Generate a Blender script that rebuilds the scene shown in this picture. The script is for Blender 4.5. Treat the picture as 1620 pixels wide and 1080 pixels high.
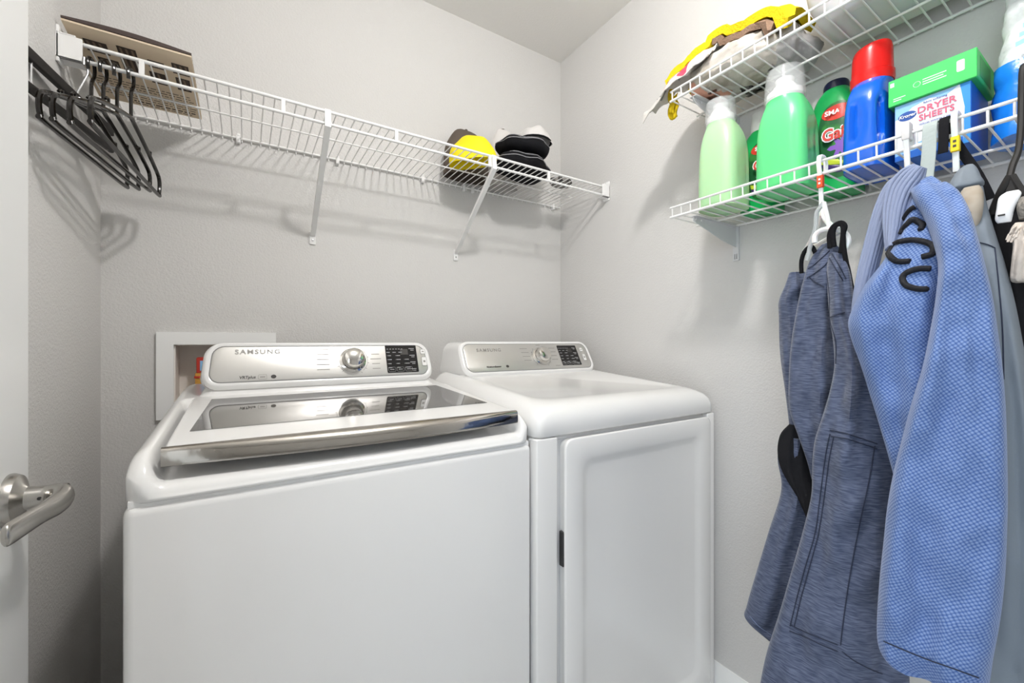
import bpy, bmesh, math, random
from mathutils import Vector, Matrix, noise
from mathutils.bvhtree import BVHTree

for o in list(bpy.data.objects): bpy.data.objects.remove(o)
S = bpy.context.scene
COL = S.collection
random.seed(7)
PI = math.pi

# ------------------------------------------------------------------ camera
F = 662.0; YAW = math.radians(32.4); CAMZ = 1.14
cam = bpy.data.objects.new('camera', bpy.data.cameras.new('camera'))
COL.objects.link(cam)
cam.data.sensor_width = 36.0
cam.data.lens = 36.0*F/1620.0
cam.data.clip_start = 0.01
cam.location = (0, 0, CAMZ)
cam.rotation_euler = (PI/2, 0, -YAW)
S.camera = cam

# ------------------------------------------------------------------ world, lamps, exposure
W = bpy.data.worlds.new('world'); S.world = W; W.use_nodes = True
bg = W.node_tree.nodes['Background']
bg.inputs[0].default_value = (0.80, 0.90, 1.0, 1); bg.inputs[1].default_value = 4.0
LAMP_POS = Vector((0.44, 0.30, 2.37)); LAMP_POWER = 33.5
S.view_settings.view_transform = 'Standard'
S.view_settings.look = 'None'
S.view_settings.gamma = 1.0
S.view_settings.use_curve_mapping = False
S.view_settings.exposure = 0.0

# ------------------------------------------------------------------ helpers: pixels to rays
FW = Vector((math.sin(YAW), math.cos(YAW), 0)); RT = Vector((math.cos(YAW), -math.sin(YAW), 0)); UP = Vector((0, 0, 1))
CAM = Vector((0, 0, CAMZ))
def ray(px, py): return FW + RT*((px-810)/F) + UP*((540-py)/F)
def on_x(px, py, X): r = ray(px, py); return CAM + r*(X/r.x)
def on_y(px, py, Y): r = ray(px, py); return CAM + r*(Y/r.y)
def on_z(px, py, Z): r = ray(px, py); return CAM + r*((Z-CAMZ)/r.z)
def on_plane(px, py, p, n):
    r = ray(px, py); n = Vector(n); return CAM + r*((Vector(p)-CAM).dot(n)/r.dot(n))

# ------------------------------------------------------------------ helpers: materials
def lin(c):
    if isinstance(c, str):
        c = [int(c[i:i+2], 16)/255 for i in (0, 2, 4)]
    return tuple((x/12.92 if x <= 0.04045 else ((x+0.055)/1.055)**2.4) for x in c) + (1,)
MATS = {}
def mat(name, col, rough=0.5, metal=0.0, bump=None, var=None, coat=0.0, trans=0.0, ior=1.45, spec=0.5, emit=None, sss=0.0, alpha=1.0):
    m = bpy.data.materials.new(name); m.use_nodes = True
    nt = m.node_tree; b = nt.nodes['Principled BSDF']
    b.inputs['Base Color'].default_value = lin(col)
    b.inputs['Roughness'].default_value = rough; b.inputs['Metallic'].default_value = metal
    b.inputs['IOR'].default_value = ior
    b.inputs['Specular IOR Level'].default_value = spec
    b.inputs['Coat Weight'].default_value = coat; b.inputs['Coat Roughness'].default_value = 0.08
    b.inputs['Transmission Weight'].default_value = trans
    b.inputs['Alpha'].default_value = alpha
    if sss: 
        b.inputs['Subsurface Weight'].default_value = sss; b.inputs['Subsurface Scale'].default_value = 0.02
    if emit: b.inputs['Emission Color'].default_value = lin(emit[0]); b.inputs['Emission Strength'].default_value = emit[1]
    tc = nt.nodes.new('ShaderNodeTexCoord')
    if bump:
        sc, st = bump[0], bump[1]; dist = bump[2] if len(bump) > 2 else 0.002
        n = nt.nodes.new('ShaderNodeTexNoise'); n.inputs['Scale'].default_value = sc; n.inputs['Detail'].default_value = 3
        nt.links.new(tc.outputs['Object'], n.inputs['Vector'])
        bp = nt.nodes.new('ShaderNodeBump'); bp.inputs['Strength'].default_value = st; bp.inputs['Distance'].default_value = dist
        nt.links.new(n.outputs['Fac'], bp.inputs['Height']); nt.links.new(bp.outputs['Normal'], b.inputs['Normal'])
    if var:
        sc, c2, lo, hi = var
        n2 = nt.nodes.new('ShaderNodeTexNoise'); n2.inputs['Scale'].default_value = sc; n2.inputs['Detail'].default_value = 4
        nt.links.new(tc.outputs['Object'], n2.inputs['Vector'])
        rp = nt.nodes.new('ShaderNodeValToRGB')
        rp.color_ramp.elements[0].position = lo; rp.color_ramp.elements[0].color = lin(col)
        rp.color_ramp.elements[1].position = hi; rp.color_ramp.elements[1].color = lin(c2)
        nt.links.new(n2.outputs['Fac'], rp.inputs['Fac']); nt.links.new(rp.outputs['Color'], b.inputs['Base Color'])
    MATS[name] = m
    return m
def weave(name, c1, c2, mode, scale, rough=0.85, strength=0.6, dist=0.0012, sheen=0.25):
    """cloth whose weave runs in the garment's own UV metres"""
    m = mat(name, c1, rough, spec=0.2); nt = m.node_tree; b = nt.nodes['Principled BSDF']
    b.inputs['Sheen Weight'].default_value = sheen; b.inputs['Sheen Roughness'].default_value = 0.4
    uv = nt.nodes.new('ShaderNodeUVMap')
    mp = nt.nodes.new('ShaderNodeMapping'); nt.links.new(uv.outputs['UV'], mp.inputs['Vector'])
    if mode == 'dots':
        mp.inputs['Rotation'].default_value = (0, 0, math.radians(38))
        t = nt.nodes.new('ShaderNodeTexVoronoi'); t.inputs['Scale'].default_value = scale; t.inputs['Randomness'].default_value = 0.12
        nt.links.new(mp.outputs['Vector'], t.inputs['Vector']); out = t.outputs['Distance']
        lo, hi, inv = 0.18, 0.62, True
    else:
        mp.inputs['Scale'].default_value = (0.12, 1, 1); mp.inputs['Rotation'].default_value = (0, 0, math.radians(6))
        t = nt.nodes.new('ShaderNodeTexNoise'); t.inputs['Scale'].default_value = scale; t.inputs['Detail'].default_value = 2
        nt.links.new(mp.outputs['Vector'], t.inputs['Vector']); out = t.outputs['Fac']
        lo, hi, inv = 0.36, 0.66, False
    rp = nt.nodes.new('ShaderNodeValToRGB')
    rp.color_ramp.elements[0].position = lo; rp.color_ramp.elements[0].color = lin(c2 if inv else c1)
    rp.color_ramp.elements[1].position = hi; rp.color_ramp.elements[1].color = lin(c1 if inv else c2)
    nt.links.new(out, rp.inputs['Fac']); nt.links.new(rp.outputs['Color'], b.inputs['Base Color'])
    bp = nt.nodes.new('ShaderNodeBump'); bp.inputs['Strength'].default_value = strength; bp.inputs['Distance'].default_value = dist
    bp.invert = inv
    nt.links.new(out, bp.inputs['Height']); nt.links.new(bp.outputs['Normal'], b.inputs['Normal'])
    return m

mat('wall', 'd7d5d2', 0.9, bump=(190, 0.40, 0.004), spec=0.2)
mat('ceiling', 'eeece8', 0.95, bump=(110, 0.3, 0.003), spec=0.2)
mat('floor', 'a9a6a2', 0.35, bump=(40, 0.05), var=(6, 'b7b3ad', 0.35, 0.7))
mat('trim', 'f7f7f5', 0.4)
mat('doorpaint', 'e9e9e7', 0.35)
mat('enamel', 'f1f0ee', 0.16, coat=0.35)
mat('enamel_front', 'f1f0ee', 0.2, coat=0.3)
mat('enamel_door', 'f1f0ee', 0.13, coat=0.6)
mat('white_plastic', 'efeeec', 0.3)
mat('edge_grey', '8d8c8a', 0.6)
mat('gap_shade', '3a3a3a', 0.7)  # dark colour standing in for shade inside small openings
mat('silver', 'cfcdc9', 0.34, 0.75, bump=(60, 0.02))
mat('chrome', 'd6d3ce', 0.07, 1.0)
mat('chrome_smudged', 'b4afa8', 0.09, 1.0, bump=(25, 0.10, 0.003))
mat('nickel', 'b9b6b1', 0.26, 1.0)
mat('lid_glass', '2b2826', 0.03, 0.0, ior=2.3, spec=0.8, coat=0.4)
mat('black_glass', '1d1b1b', 0.08)
mat('print_white', 'e8e8e8', 0.5); mat('legend', 'a3a3a3', 0.5)
mat('print_grey', '9b9893', 0.5)
mat('print_silver', 'aeaca8', 0.5)
mat('print_dark', '3c3936', 0.5)
mat('wire', 'f1f0ee', 0.35)
mat('bracket', 'd9d9da', 0.4)
mat('black_plastic', '17130f', 0.16, coat=0.3)
mat('black_matte', '1d1a18', 0.6)
mat('steel_pin', 'c9c9c9', 0.25, 1.0)
mat('kraft', 'e2d0b6', 0.85, bump=(200, 0.1), spec=0.1)
mat('kraft_edge', '4a3e3a', 0.8)
mat('kraft_print', '42372f', 0.8)
mat('kraft_print_light', '7b6a58', 0.8)
mat('yellow_cap', 'f2dc12', 0.7, bump=(220, 0.25))
mat('brown_cap', '5b5148', 0.85, bump=(260, 0.3))
mat('black_cloth', '17171a', 0.9, bump=(220, 0.3), spec=0.2)
mat('grey_edge', '8f8f92', 0.8)
mat('white_cloth', 'dcd8d4', 0.85, bump=(120, 0.3), spec=0.2)
mat('white_mesh', 'd9d6d3', 0.85, bump=(300, 0.5), spec=0.2)
mat('grey_pattern', '8d8984', 0.8, var=(60, '2e2c2b', 0.45, 0.6))
mat('green_pale', 'b6e0ae', 0.32, sss=0.25)
mat('green', '66da8c', 0.3, sss=0.2)
mat('green_deep', '17a957', 0.3, sss=0.1)
mat('label_green', '1c5a30', 0.35, var=(30, '3d8a3c', 0.5, 0.7))
mat('label_red', 'd23a2c', 0.35)
mat('label_purple', '3b2766', 0.35)
mat('label_purple_light', '8a5cc0', 0.35)
mat('label_yellow', 'c9d63c', 0.35)
mat('navy', '141a38', 0.35)
mat('clear_cap', 'f4f6f6', 0.10, alpha=0.20, spec=0.6)
mat('cap_white', 'f4f4f2', 0.35)
mat('cap_grey', 'dcdad8', 0.4)
mat('blue_bottle', '0a5fd0', 0.17, coat=0.4)
mat('red_cap', 'd8120f', 0.25, coat=0.2)
mat('carton_white', 'eceef4', 0.5)
mat('carton_blue', '2f8fdc', 0.45)
mat('carton_blue_dark', '1463c4', 0.4)
mat('carton_lightblue', '8fc3ec', 0.5)
mat('carton_green', '41c862', 0.45)
mat('carton_green_dark', '2c9a4a', 0.45)
mat('pink_ink', 'd9607a', 0.5)
mat('blue_ink', '24509c', 0.5)
mat('bag_blue', '1f7fe0', 0.2, bump=(30, 0.4, 0.01), coat=0.3)
mat('bag_clear', 'dfe3e2', 0.2, bump=(40, 0.5, 0.01), coat=0.3)
mat('tub', 'd6d6d6', 0.45, sss=0.2)
mat('bag_white', 'cfc9c0', 0.45, bump=(45, 0.5, 0.008), var=(14, 'aba294', 0.5, 0.62), sss=0.1)
mat('bag_white_print', 'd6d2cc', 0.4, bump=(50, 0.4, 0.006))
mat('bag_grey', 'b4b2b2', 0.5, bump=(45, 0.5, 0.008))
mat('bag_pink', 'dba48e', 0.6)
mat('bag_red', 'd8455d', 0.6)
mat('towel_yellow', 'e3c526', 0.95, bump=(240, 0.8, 0.004), spec=0.1)
mat('towel_brown', '8b7260', 0.95, bump=(240, 0.8, 0.004), spec=0.1)
mat('hanger_white', 'f3f2ef', 0.3, sss=0.2)
mat('hanger_clear', 'dfe3e3', 0.15, trans=0.55, ior=1.2)
mat('tag_orange', 'd9532b', 0.5)
mat('tag_yellow', 'f1d21e', 0.5)
mat('strap_pale', 'a9b3b0', 0.7, bump=(90, 0.5))
mat('stitch', '2e3446', 0.9)
mat('stitch_light', '7c89a5', 0.9)
mat('embroidery', '14141a', 0.8, bump=(300, 0.6))
mat('tunic_rib', '8791ab', 0.9, bump=(260, 0.4), spec=0.2)
mat('jacket', '7c848c', 0.75, bump=(400, 0.15), spec=0.25)
mat('jacket_in', 'b4aca0', 0.8, var=(10, '93846f', 0.5, 0.7))
mat('garment_dark', '1b1b1e', 0.9, bump=(150, 0.4), spec=0.2)
mat('fringe', 'cfc4b8', 0.9, bump=(160, 0.6))
mat('wool_grey', '8a857d', 0.95, bump=(180, 0.9, 0.006))
mat('carton_red', 'c23b2e', 0.5); mat('carton_orange', 'd09a45', 0.5)
mat('recess', 'ece7e0', 0.7)
weave('gi_weave', '3f5c97', '8298c2', 'dots', 250, strength=0.5, dist=0.0015)
weave('pants_weave', '444c62', '666e84', 'lines', 420, strength=0.35)

# ------------------------------------------------------------------ helpers: meshes
ROOT = {}
class MB:
    def __init__(s): s.v = []; s.f = []; s.uv = None
    def add(s, vs, fs):
        k = len(s.v); s.v += [Vector(p) for p in vs]; s.f += [tuple(i+k for i in f) for f in fs]; return s
    def box(s, a, b, bev=0.0, seg=2):
        x0, y0, z0 = a; x1, y1, z1 = b
        bm = bmesh.new()
        bmesh.ops.create_cube(bm, size=1.0, matrix=Matrix.Translation(((x0+x1)/2, (y0+y1)/2, (z0+z1)/2)) @ Matrix.Diagonal((abs(x1-x0), abs(y1-y0), abs(z1-z0), 1)))
        if bev: bmesh.ops.bevel(bm, geom=bm.edges[:], offset=bev, segments=seg, profile=0.5, affect='EDGES')
        bm.verts.index_update()
        s.add([v.co.copy() for v in bm.verts], [[v.index for v in f.verts] for f in bm.faces]); bm.free(); return s
    def loft(s, rings, cap0=True, cap1=True, closed=True):
        n = len(rings[0]); k = len(s.v); fs = []
        for i in range(len(rings)-1):
            for j in range(n if closed else n-1):
                a = i*n+j; b = i*n+(j+1) % n
                fs.append((a, b, b+n, a+n))
        if closed and cap0: fs.append(tuple(reversed(range(n))))
        if closed and cap1: fs.append(tuple(range((len(rings)-1)*n, len(rings)*n)))
        s.add([p for r in rings for p in r], fs); return s
    def tube(s, pts, r, seg=8, closed=False, flat=None):
        pts = [Vector(p) for p in pts]; n = len(pts); rings = []; prev = None
        for i, p in enumerate(pts):
            if closed: t = pts[(i+1) % n]-pts[i-1]
            else: t = pts[min(i+1, n-1)]-pts[max(i-1, 0)]
            t.normalize()
            if prev is None:
                a = Vector((0, 0, 1)) if abs(t.z) < 0.9 else Vector((1, 0, 0))
                u = t.cross(a).normalized()
            else:
                u = (prev - t*prev.dot(t)).normalized()
            prev = u; w = t.cross(u)
            rr = r[i] if isinstance(r, (list, tuple)) else r
            rings.append([p + (u*math.cos(2*PI*j/seg) + w*math.sin(2*PI*j/seg))*rr for j in range(seg)])
        if closed:
            k = len(s.v); fs = []
            for i in range(n):
                for j in range(seg):
                    i2 = (i+1) % n; fs.append((i*seg+j, i*seg+(j+1) % seg, i2*seg+(j+1) % seg, i2*seg+j))
            s.add([p for rg in rings for p in rg], fs)
        else: s.loft(rings)
        return s
    def lathe(s, c, axis, prof, seg=24, u=None):
        axis = Vector(axis).normalized(); c = Vector(c)
        if u is None: u = axis.cross(Vector((0, 0, 1)) if abs(axis.z) < 0.9 else Vector((1, 0, 0))).normalized()
        w = axis.cross(u)
        s.loft([[c + axis*h + (u*math.cos(2*PI*j/seg)+w*math.sin(2*PI*j/seg))*max(r, 1e-4) for j in range(seg)] for r, h in prof]); return s
    def prism(s, pts, off):
        pts = [Vector(p) for p in pts]; off = Vector(off); s.loft([pts, [p+off for p in pts]]); return s
    def xf(s, m): s.v = [m @ p for p in s.v]; return s
    def bvh(s): return BVHTree.FromPolygons([tuple(p) for p in s.v], s.f)
    def obj(s, name, m, parent=None, smooth=40, uvs=None):
        base = Vector(ROOT.get(parent.name, (0, 0, 0))) if parent else Vector((0, 0, 0))
        if parent is None:
            lo = [min(p[i] for p in s.v) for i in range(3)]; hi = [max(p[i] for p in s.v) for i in range(3)]
            base = Vector(((lo[0]+hi[0])/2, (lo[1]+hi[1])/2, lo[2]))
        me = bpy.data.meshes.new(name); me.from_pydata([p-base for p in s.v], [], s.f); me.update()
        bm = bmesh.new(); bm.from_mesh(me); bmesh.ops.recalc_face_normals(bm, faces=bm.faces); bm.to_mesh(me); bm.free()
        if s.uv:
            l = me.uv_layers.new(name='UVMap')
            for lp in me.loops: l.data[lp.index].uv = s.uv[lp.vertex_index]
        if smooth:
            me.shade_smooth(); me.set_sharp_from_angle(angle=math.radians(smooth))
        me.materials.append(MATS[m])
        o = bpy.data.objects.new(name, me); COL.objects.link(o)
        if parent: o.parent = parent
        else: o.location = base
        ROOT[o.name] = base
        return o
def tag(o, label=None, cat=None, group=None, kind=None):
    if label: o['label'] = label
    if cat: o['category'] = cat
    if group: o['group'] = group
    if kind: o['kind'] = kind
    return o
def thing(name, loc, label, cat, group=None):
    o = bpy.data.objects.new(name, None); COL.objects.link(o); o.location = loc; o.empty_display_size = 0.05
    ROOT[o.name] = Vector(loc); return tag(o, label, cat, group)
def structure(name, mb, m, smooth=0): return tag(mb.obj(name, m, None, smooth), kind='structure')
def rrect(w, h, r, n=6):
    """rounded rectangle outline (2D), centred"""
    pts = []
    for cx, cy, a0 in ((w/2-r, h/2-r, 0), (-w/2+r, h/2-r, PI/2), (-w/2+r, -h/2+r, PI), (w/2-r, -h/2+r, 1.5*PI)):
        for i in range(n+1): a = a0+PI/2*i/n; pts.append((cx+r*math.cos(a), cy+r*math.sin(a)))
    return pts
def frame_pts(pts, o, u, v, w=Vector((0, 0, 0))): return [Vector(o)+Vector(u)*x+Vector(v)*y+w for x, y in pts]
def cr(pts, n):
    """Catmull-Rom resample of tuples"""
    out = []; m = len(pts)
    for i in range(m-1):
        p0, p1, p2, p3 = pts[max(i-1, 0)], pts[i], pts[i+1], pts[min(i+2, m-1)]
        for k in range(n):
            t = k/n
            out.append(tuple(0.5*(2*b+(c-a)*t+(2*a-5*b+4*c-d)*t*t+(3*b-a-3*c+d)*t**3) for a, b, c, d in zip(p0, p1, p2, p3)))
    out.append(tuple(pts[-1])); return out
def text(name, body, size, o, u, v, m, parent, bold=0.0, ext=0.0004, align='CENTER', shear=0.0, space=1.0, xscale=1.0):
    cu = bpy.data.curves.new('t', 'FONT'); cu.body = body; cu.size = size; cu.align_x = align; cu.align_y = 'CENTER'
    cu.offset = bold; cu.extrude = ext; cu.shear = shear; cu.space_character = space; cu.resolution_u = 3
    ob = bpy.data.objects.new('t', cu); COL.objects.link(ob)
    dg = bpy.context.evaluated_depsgraph_get(); me = bpy.data.meshes.new_from_object(ob.evaluated_get(dg))
    u = Vector(u).normalized(); v = Vector(v).normalized(); w = u.cross(v)
    b = MB(); b.add([Vector(o)+u*p.co.x*xscale+v*p.co.y+w*(p.co.z+ext) for p in me.vertices], [tuple(p.vertices) for p in me.polygons])
    bpy.data.objects.remove(ob); bpy.data.curves.remove(cu); bpy.data.meshes.remove(me)
    return b.obj(name, m, parent, 0)
def plate(pts2, o, u, v, t, mb=None):
    """thin plate with outline pts2 on frame (o,u,v), thickness t outward along u x v"""
    mb = mb or MB(); u = Vector(u).normalized(); v = Vector(v).normalized()
    return mb.prism(frame_pts(pts2, o, u, v), u.cross(v)*t)
def rect2(x0, x1, y0, y1): return [(x0, y0), (x1, y0), (x1, y1), (x0, y1)]

# ------------------------------------------------------------------ the room
D = 1.55; XR = 1.2555; XL = -0.3325; ZC = 2.457; YF = -1.70
RX0, RX1, RZ0, RZ1 = -0.177, 0.042, 0.955, 1.131        # recess hole in the back wall
wb = MB(); T = 0.12
for a, b in (((XL-T, D, 0), (RX0, D+T, ZC)), ((RX1, D, 0), (XR+T, D+T, ZC)), ((RX0, D, 0), (RX1, D+T, RZ0)), ((RX0, D, RZ1), (RX1, D+T, ZC))): wb.box(a, b)
structure('wall_back', wb, 'wall')
DO0, DO1 = -0.715, 0.065      # doorway in the left wall, behind the camera
structure('wall_left', MB().box((XL-T, YF-T, 0), (XL, DO0, ZC)).box((XL-T, DO1, 0), (XL, D, ZC)).box((XL-T, DO0, 2.06), (XL, DO1, ZC)), 'wall')
structure('wall_right', MB().box((XR, YF-T, 0), (XR+T, D, ZC)), 'wall')
structure('wall_front', MB().box((XL-T, YF-T, 0), (XR+T, YF, ZC)), 'wall')
structure('floor', MB().box((XL-2.2, YF-T, -0.1), (XR+T, D+T, 0)), 'floor')
structure('ceiling', MB().box((XL-T, YF-T, ZC), (XR+T, D+T, ZC+0.1)), 'ceiling')
def baseboard(name, p0, p1, n):
    p0, p1, n = Vector(p0), Vector(p1), Vector(n)
    prof = [(0, 0), (.014, 0), (.014, .085), (.011, .095), (.011, .105), (.006, .118), (.004, .130), (0, .130)]
    b = MB().loft([[p + n*a + UP*h for a, h in prof] for p in (p0, p1)])
    structure(name, b, 'trim', 30)
baseboard('baseboard_right', (XR, YF, 0), (XR, D, 0), (-1, 0, 0))
baseboard('baseboard_back', (XL, D, 0), (XR-.015, D, 0), (0, -1, 0))
baseboard('baseboard_left', (XL, DO1+.06, 0), (XL, D-.015, 0), (1, 0, 0))

# open door with lever handle
dx0, dx1 = -0.286, -0.250
door = tag(MB().box((dx0, 0.075, 0.012), (dx1, 0.833, 2.04), 0.002, 1).obj('door_1', 'doorpaint', None, 30), kind='structure')
ROOT['door_1'] = ROOT[door.name]
hp = on_x(14, 792, dx1)
hd = MB().lathe(hp, (1, 0, 0), [(0.0, 0), (.033, 0), (.033, .003), (.030, .009), (.019, .013), (.0145, .016), (.0135, .024), (.013, .050), (.0125, .052)], 32)
h = hd.obj('door_handle', 'nickel', door, 35); tag(h, 'brushed nickel lever handle')
lv = []
path = cr([(0.030, 0.000, 0.000, .0130, .0130), (0.042, -0.003, 0.000, .0145, .014), (0.050, -0.014, -0.001, .016, .0120), (0.051, -0.034, -0.003, .0145, .009), (0.047, -0.064, -0.003, .0125, .0065), (0.043, -0.098, -0.003, .0125, .0055), (0.040, -0.124, -0.003, .0125, .005), (0.040, -0.131, -0.003, .010, .004), (0.040, -0.134, -0.003, .004, .002)], 4)
for i, q in enumerate(path):
    a = path[max(i-1, 0)]; c = path[min(i+1, len(path)-1)]
    t = (Vector(c[:3])-Vector(a[:3])).normalized(); s_ = t.cross(UP).normalized(); w_ = s_.cross(t)
    lv.append([hp+Vector(q[:3])+s_*math.cos(2*PI*j/16)*q[4]+w_*math.sin(2*PI*j/16)*q[3] for j in range(16)])
MB().loft(lv).obj('lever', 'nickel', h, 50)
MB().lathe(hp+Vector((.030, -0.0130, 0.001)), (0, -1, 0), [(.0022, 0), (.0022, .0006)], 10).obj('screw_hole_shade', 'gap_shade', h, 30)  # dark disc paints the shade inside the set screw hole
MB().box((dx0+.006, .833, hp.z-.028), (dx1-.006, .8345, hp.z+.028)).obj('latch_plate', 'nickel', door, 0)

# ceiling lamp (above the frame)
cl = thing('ceiling_lamp', (LAMP_POS.x, LAMP_POS.y, ZC), 'small white lamp holder fixed flat to the ceiling', 'lamp')
MB().lathe((LAMP_POS.x, LAMP_POS.y, ZC), (0, 0, -1), [(.0, 0), (.075, 0), (.075, .015), (.05, .025), (.026, .035), (.026, .055)], 32).obj('base', 'white_plastic', cl, 35)
ld = bpy.data.lights.new('ceiling_lamp_bulb_offscreen', 'POINT'); ld.energy = LAMP_POWER; ld.color = (1.0, 0.98, 0.97); ld.shadow_soft_size = 0.05
lo = bpy.data.objects.new('ceiling_lamp_bulb_offscreen', ld); COL.objects.link(lo); lo.parent = cl; lo.location = LAMP_POS-Vector((LAMP_POS.x, LAMP_POS.y, ZC))

# recessed outlet box behind the washer
wx = thing('outlet_box', (-0.068, D, RZ0), 'white framed recessed laundry outlet box in the wall behind the washer', 'outlet box')
oL, oR, oT, oB = -0.216, 0.080, 1.1675, 0.917
fr = MB()
for a, b in (((oL, D-.012, RZ1), (oR, D, oT)), ((oL, D-.012, oB), (oR, D, RZ0)), ((oL, D-.012, RZ0), (RX0, D, RZ1)), ((RX1, D-.012, RZ0), (oR, D, RZ1))): fr.box(a, b)
fr.obj('frame', 'trim', wx, 30)
bx_ = MB()
bx_.box((RX0, D-.002, RZ0), (RX0+.003, D+.09, RZ1)).box((RX1-.003, D-.002, RZ0), (RX1, D+.09, RZ1)).box((RX0, D-.002, RZ0), (RX1, D+.09, RZ0+.003)).box((RX0, D-.002, RZ1-.003), (RX1, D+.09, RZ1)).box((RX0, D+.087, RZ0), (RX1, D+.09, RZ1))
bx_.obj('recess', 'recess', wx, 0)
sc_ = thing('small_carton', (-0.108, D+.04, RZ0+.003), 'tiny red and orange carton standing inside the recessed outlet box', 'carton')
MB().box((-0.130, D+.015, RZ0+.0036), (-.088, D+.060, 1.045), .001, 1).obj('carton_body', 'carton_orange', sc_)
MB().box((-0.127, D+.018, 1.045), (-.091, D+.057, 1.092), .002, 1).obj('carton_top', 'carton_red', sc_)
MB().box((-0.118, D+.0165, 1.052), (-.100, D+.018, 1.082)).obj('label_patch', 'carton_lightblue', sc_)
MB().box((-0.132, D+.013, 1.030), (-.086, D+.062, 1.036)).obj('band', 'carton_red', sc_)

# ------------------------------------------------------------------ washer and dryer
def console(root, xa, xb, yb, zb, yt, zt, yback, zdeck, taper):
    """leaning control console: returns frame (origin centre, u, v, half width, height)"""
    u = Vector((1, 0, 0)); v = Vector((0, yt-yb, zt-zb)); H = v.length; v.normalize(); n = u.cross(v)   # n faces -y, up
    cx = (xa+xb)/2; wdt = xb-xa; o = Vector((cx, (yb+yt)/2, (zb+zt)/2))
    def ring(gw, gh, r, dn, dz=0, low=0):
        pts = []
        for x, y in rrect(wdt+2*gw, H+2*gh, r, 6):
            f = 0.5-(y/(H+2*gh))
            xx = x*(1-taper*(1-f)); p = o+u*xx+v*(y-low*(f**3))+n*dn
            pts.append(p)
        return pts
    rings = [ring(-.002, -.002, .026, .001), ring(.003, .003, .030, .0035), ring(.008, .006, .034, .002), ring(.013, .009, .038, -.006, low=.004)]
    body = MB().loft(rings, cap1=False)
    # sides flow back and down on to the deck
    last = rings[-1]
    def back(t, flare):
        out = []
        for p in last:
            f = max(0, min(1, (p.z-zdeck)/(zt-zdeck)))
            y = p.y+(yback-p.y)*t
            x = cx+(p.x-cx)*(1+flare*(1-f)**2)
            z = p.z if f > 0 else p.z
            out.append(Vector((x, y, max(zdeck-.03, z-(1-f)*.012*t))))
        return out
    body.loft([last, back(.12, .03), back(.35, .06), back(1.0, .08)], cap0=False)
    k_ = []
    for dz, gy, gx in ((.022, .004, .004), (.006, -.002, .012), (-.006, -.010, .026), (-.014, -.022, .040), (-.024, -.026, .044)):
        k_.append([Vector((cx+x*(1+0), (yb+.004+yback)/2+y, zdeck+dz+.0)) for x, y in rrect(wdt+2*gx, (yback-yb)-2*gy, .030, 6)])
    body.loft(k_)
    body.obj('console', 'enamel', root, 60)
    fas = MB().loft([ring(-.004, -.004, .025, .0008), ring(-.004, -.004, .025, .0016), ring(-.006, -.006, .024, .0022)])
    fa = fas.obj('fascia', 'silver', root, 40)
    b = MB()
    r0 = ring(-.004, -.004, .025, .0023); 
    b.tube(ring(-.0035, -.0035, .025, .0014), .0011, 6, True); b.obj('fascia_edge', 'edge_grey', fa)  # thin grey outline, darker than the fascia
    return o+n*.0022, u, v, n, wdt, H, fa
def dash(mb, o, u, v, n, x, y, w, h, t=.0003): return mb.prism(frame_pts(rect2(x-w/2, x+w/2, y-h/2, y+h/2), o, u, v), n*t)
def knob(root, o, n, r):
    up = Vector((0, 0, 1)); u = n.cross(up).normalized()
    k = MB().lathe(o, n, [(0, 0), (r*1.18, 0), (r*1.18, .002), (r*1.02, .0035), (r*.98, .004), (r*.96, .020), (r*.92, .026), (r*.84, .0295), (r*.6, .0325), (r*.3, .034), (0, .0345)], 40, u)
    k.obj('knob', 'chrome', root, 30)
    b = MB(); w = n.cross(u)
    for a in range(0, 360, 24):
        if 60 < a < 120 or 240 < a < 300: continue
        d = u*math.cos(math.radians(a))+w*math.sin(math.radians(a)); s2 = n.cross(d)
        p = o+d*r*1.42
        b.prism([p-d*.002-s2*.0004, p+d*.002-s2*.0004, p+d*.002+s2*.0004, p-d*.002+s2*.0004], n*.0003)
    for a0, a1 in ((-50, 50), (130, 230)):
        b.tube([o+(u*math.cos(math.radians(a))+w*math.sin(math.radians(a)))*r*1.34 for a in range(a0, a1+1, 5)], .0004, 4)
    tag(b.obj('dial_marks', 'print_dark', root, 0), kind='stuff')
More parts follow.
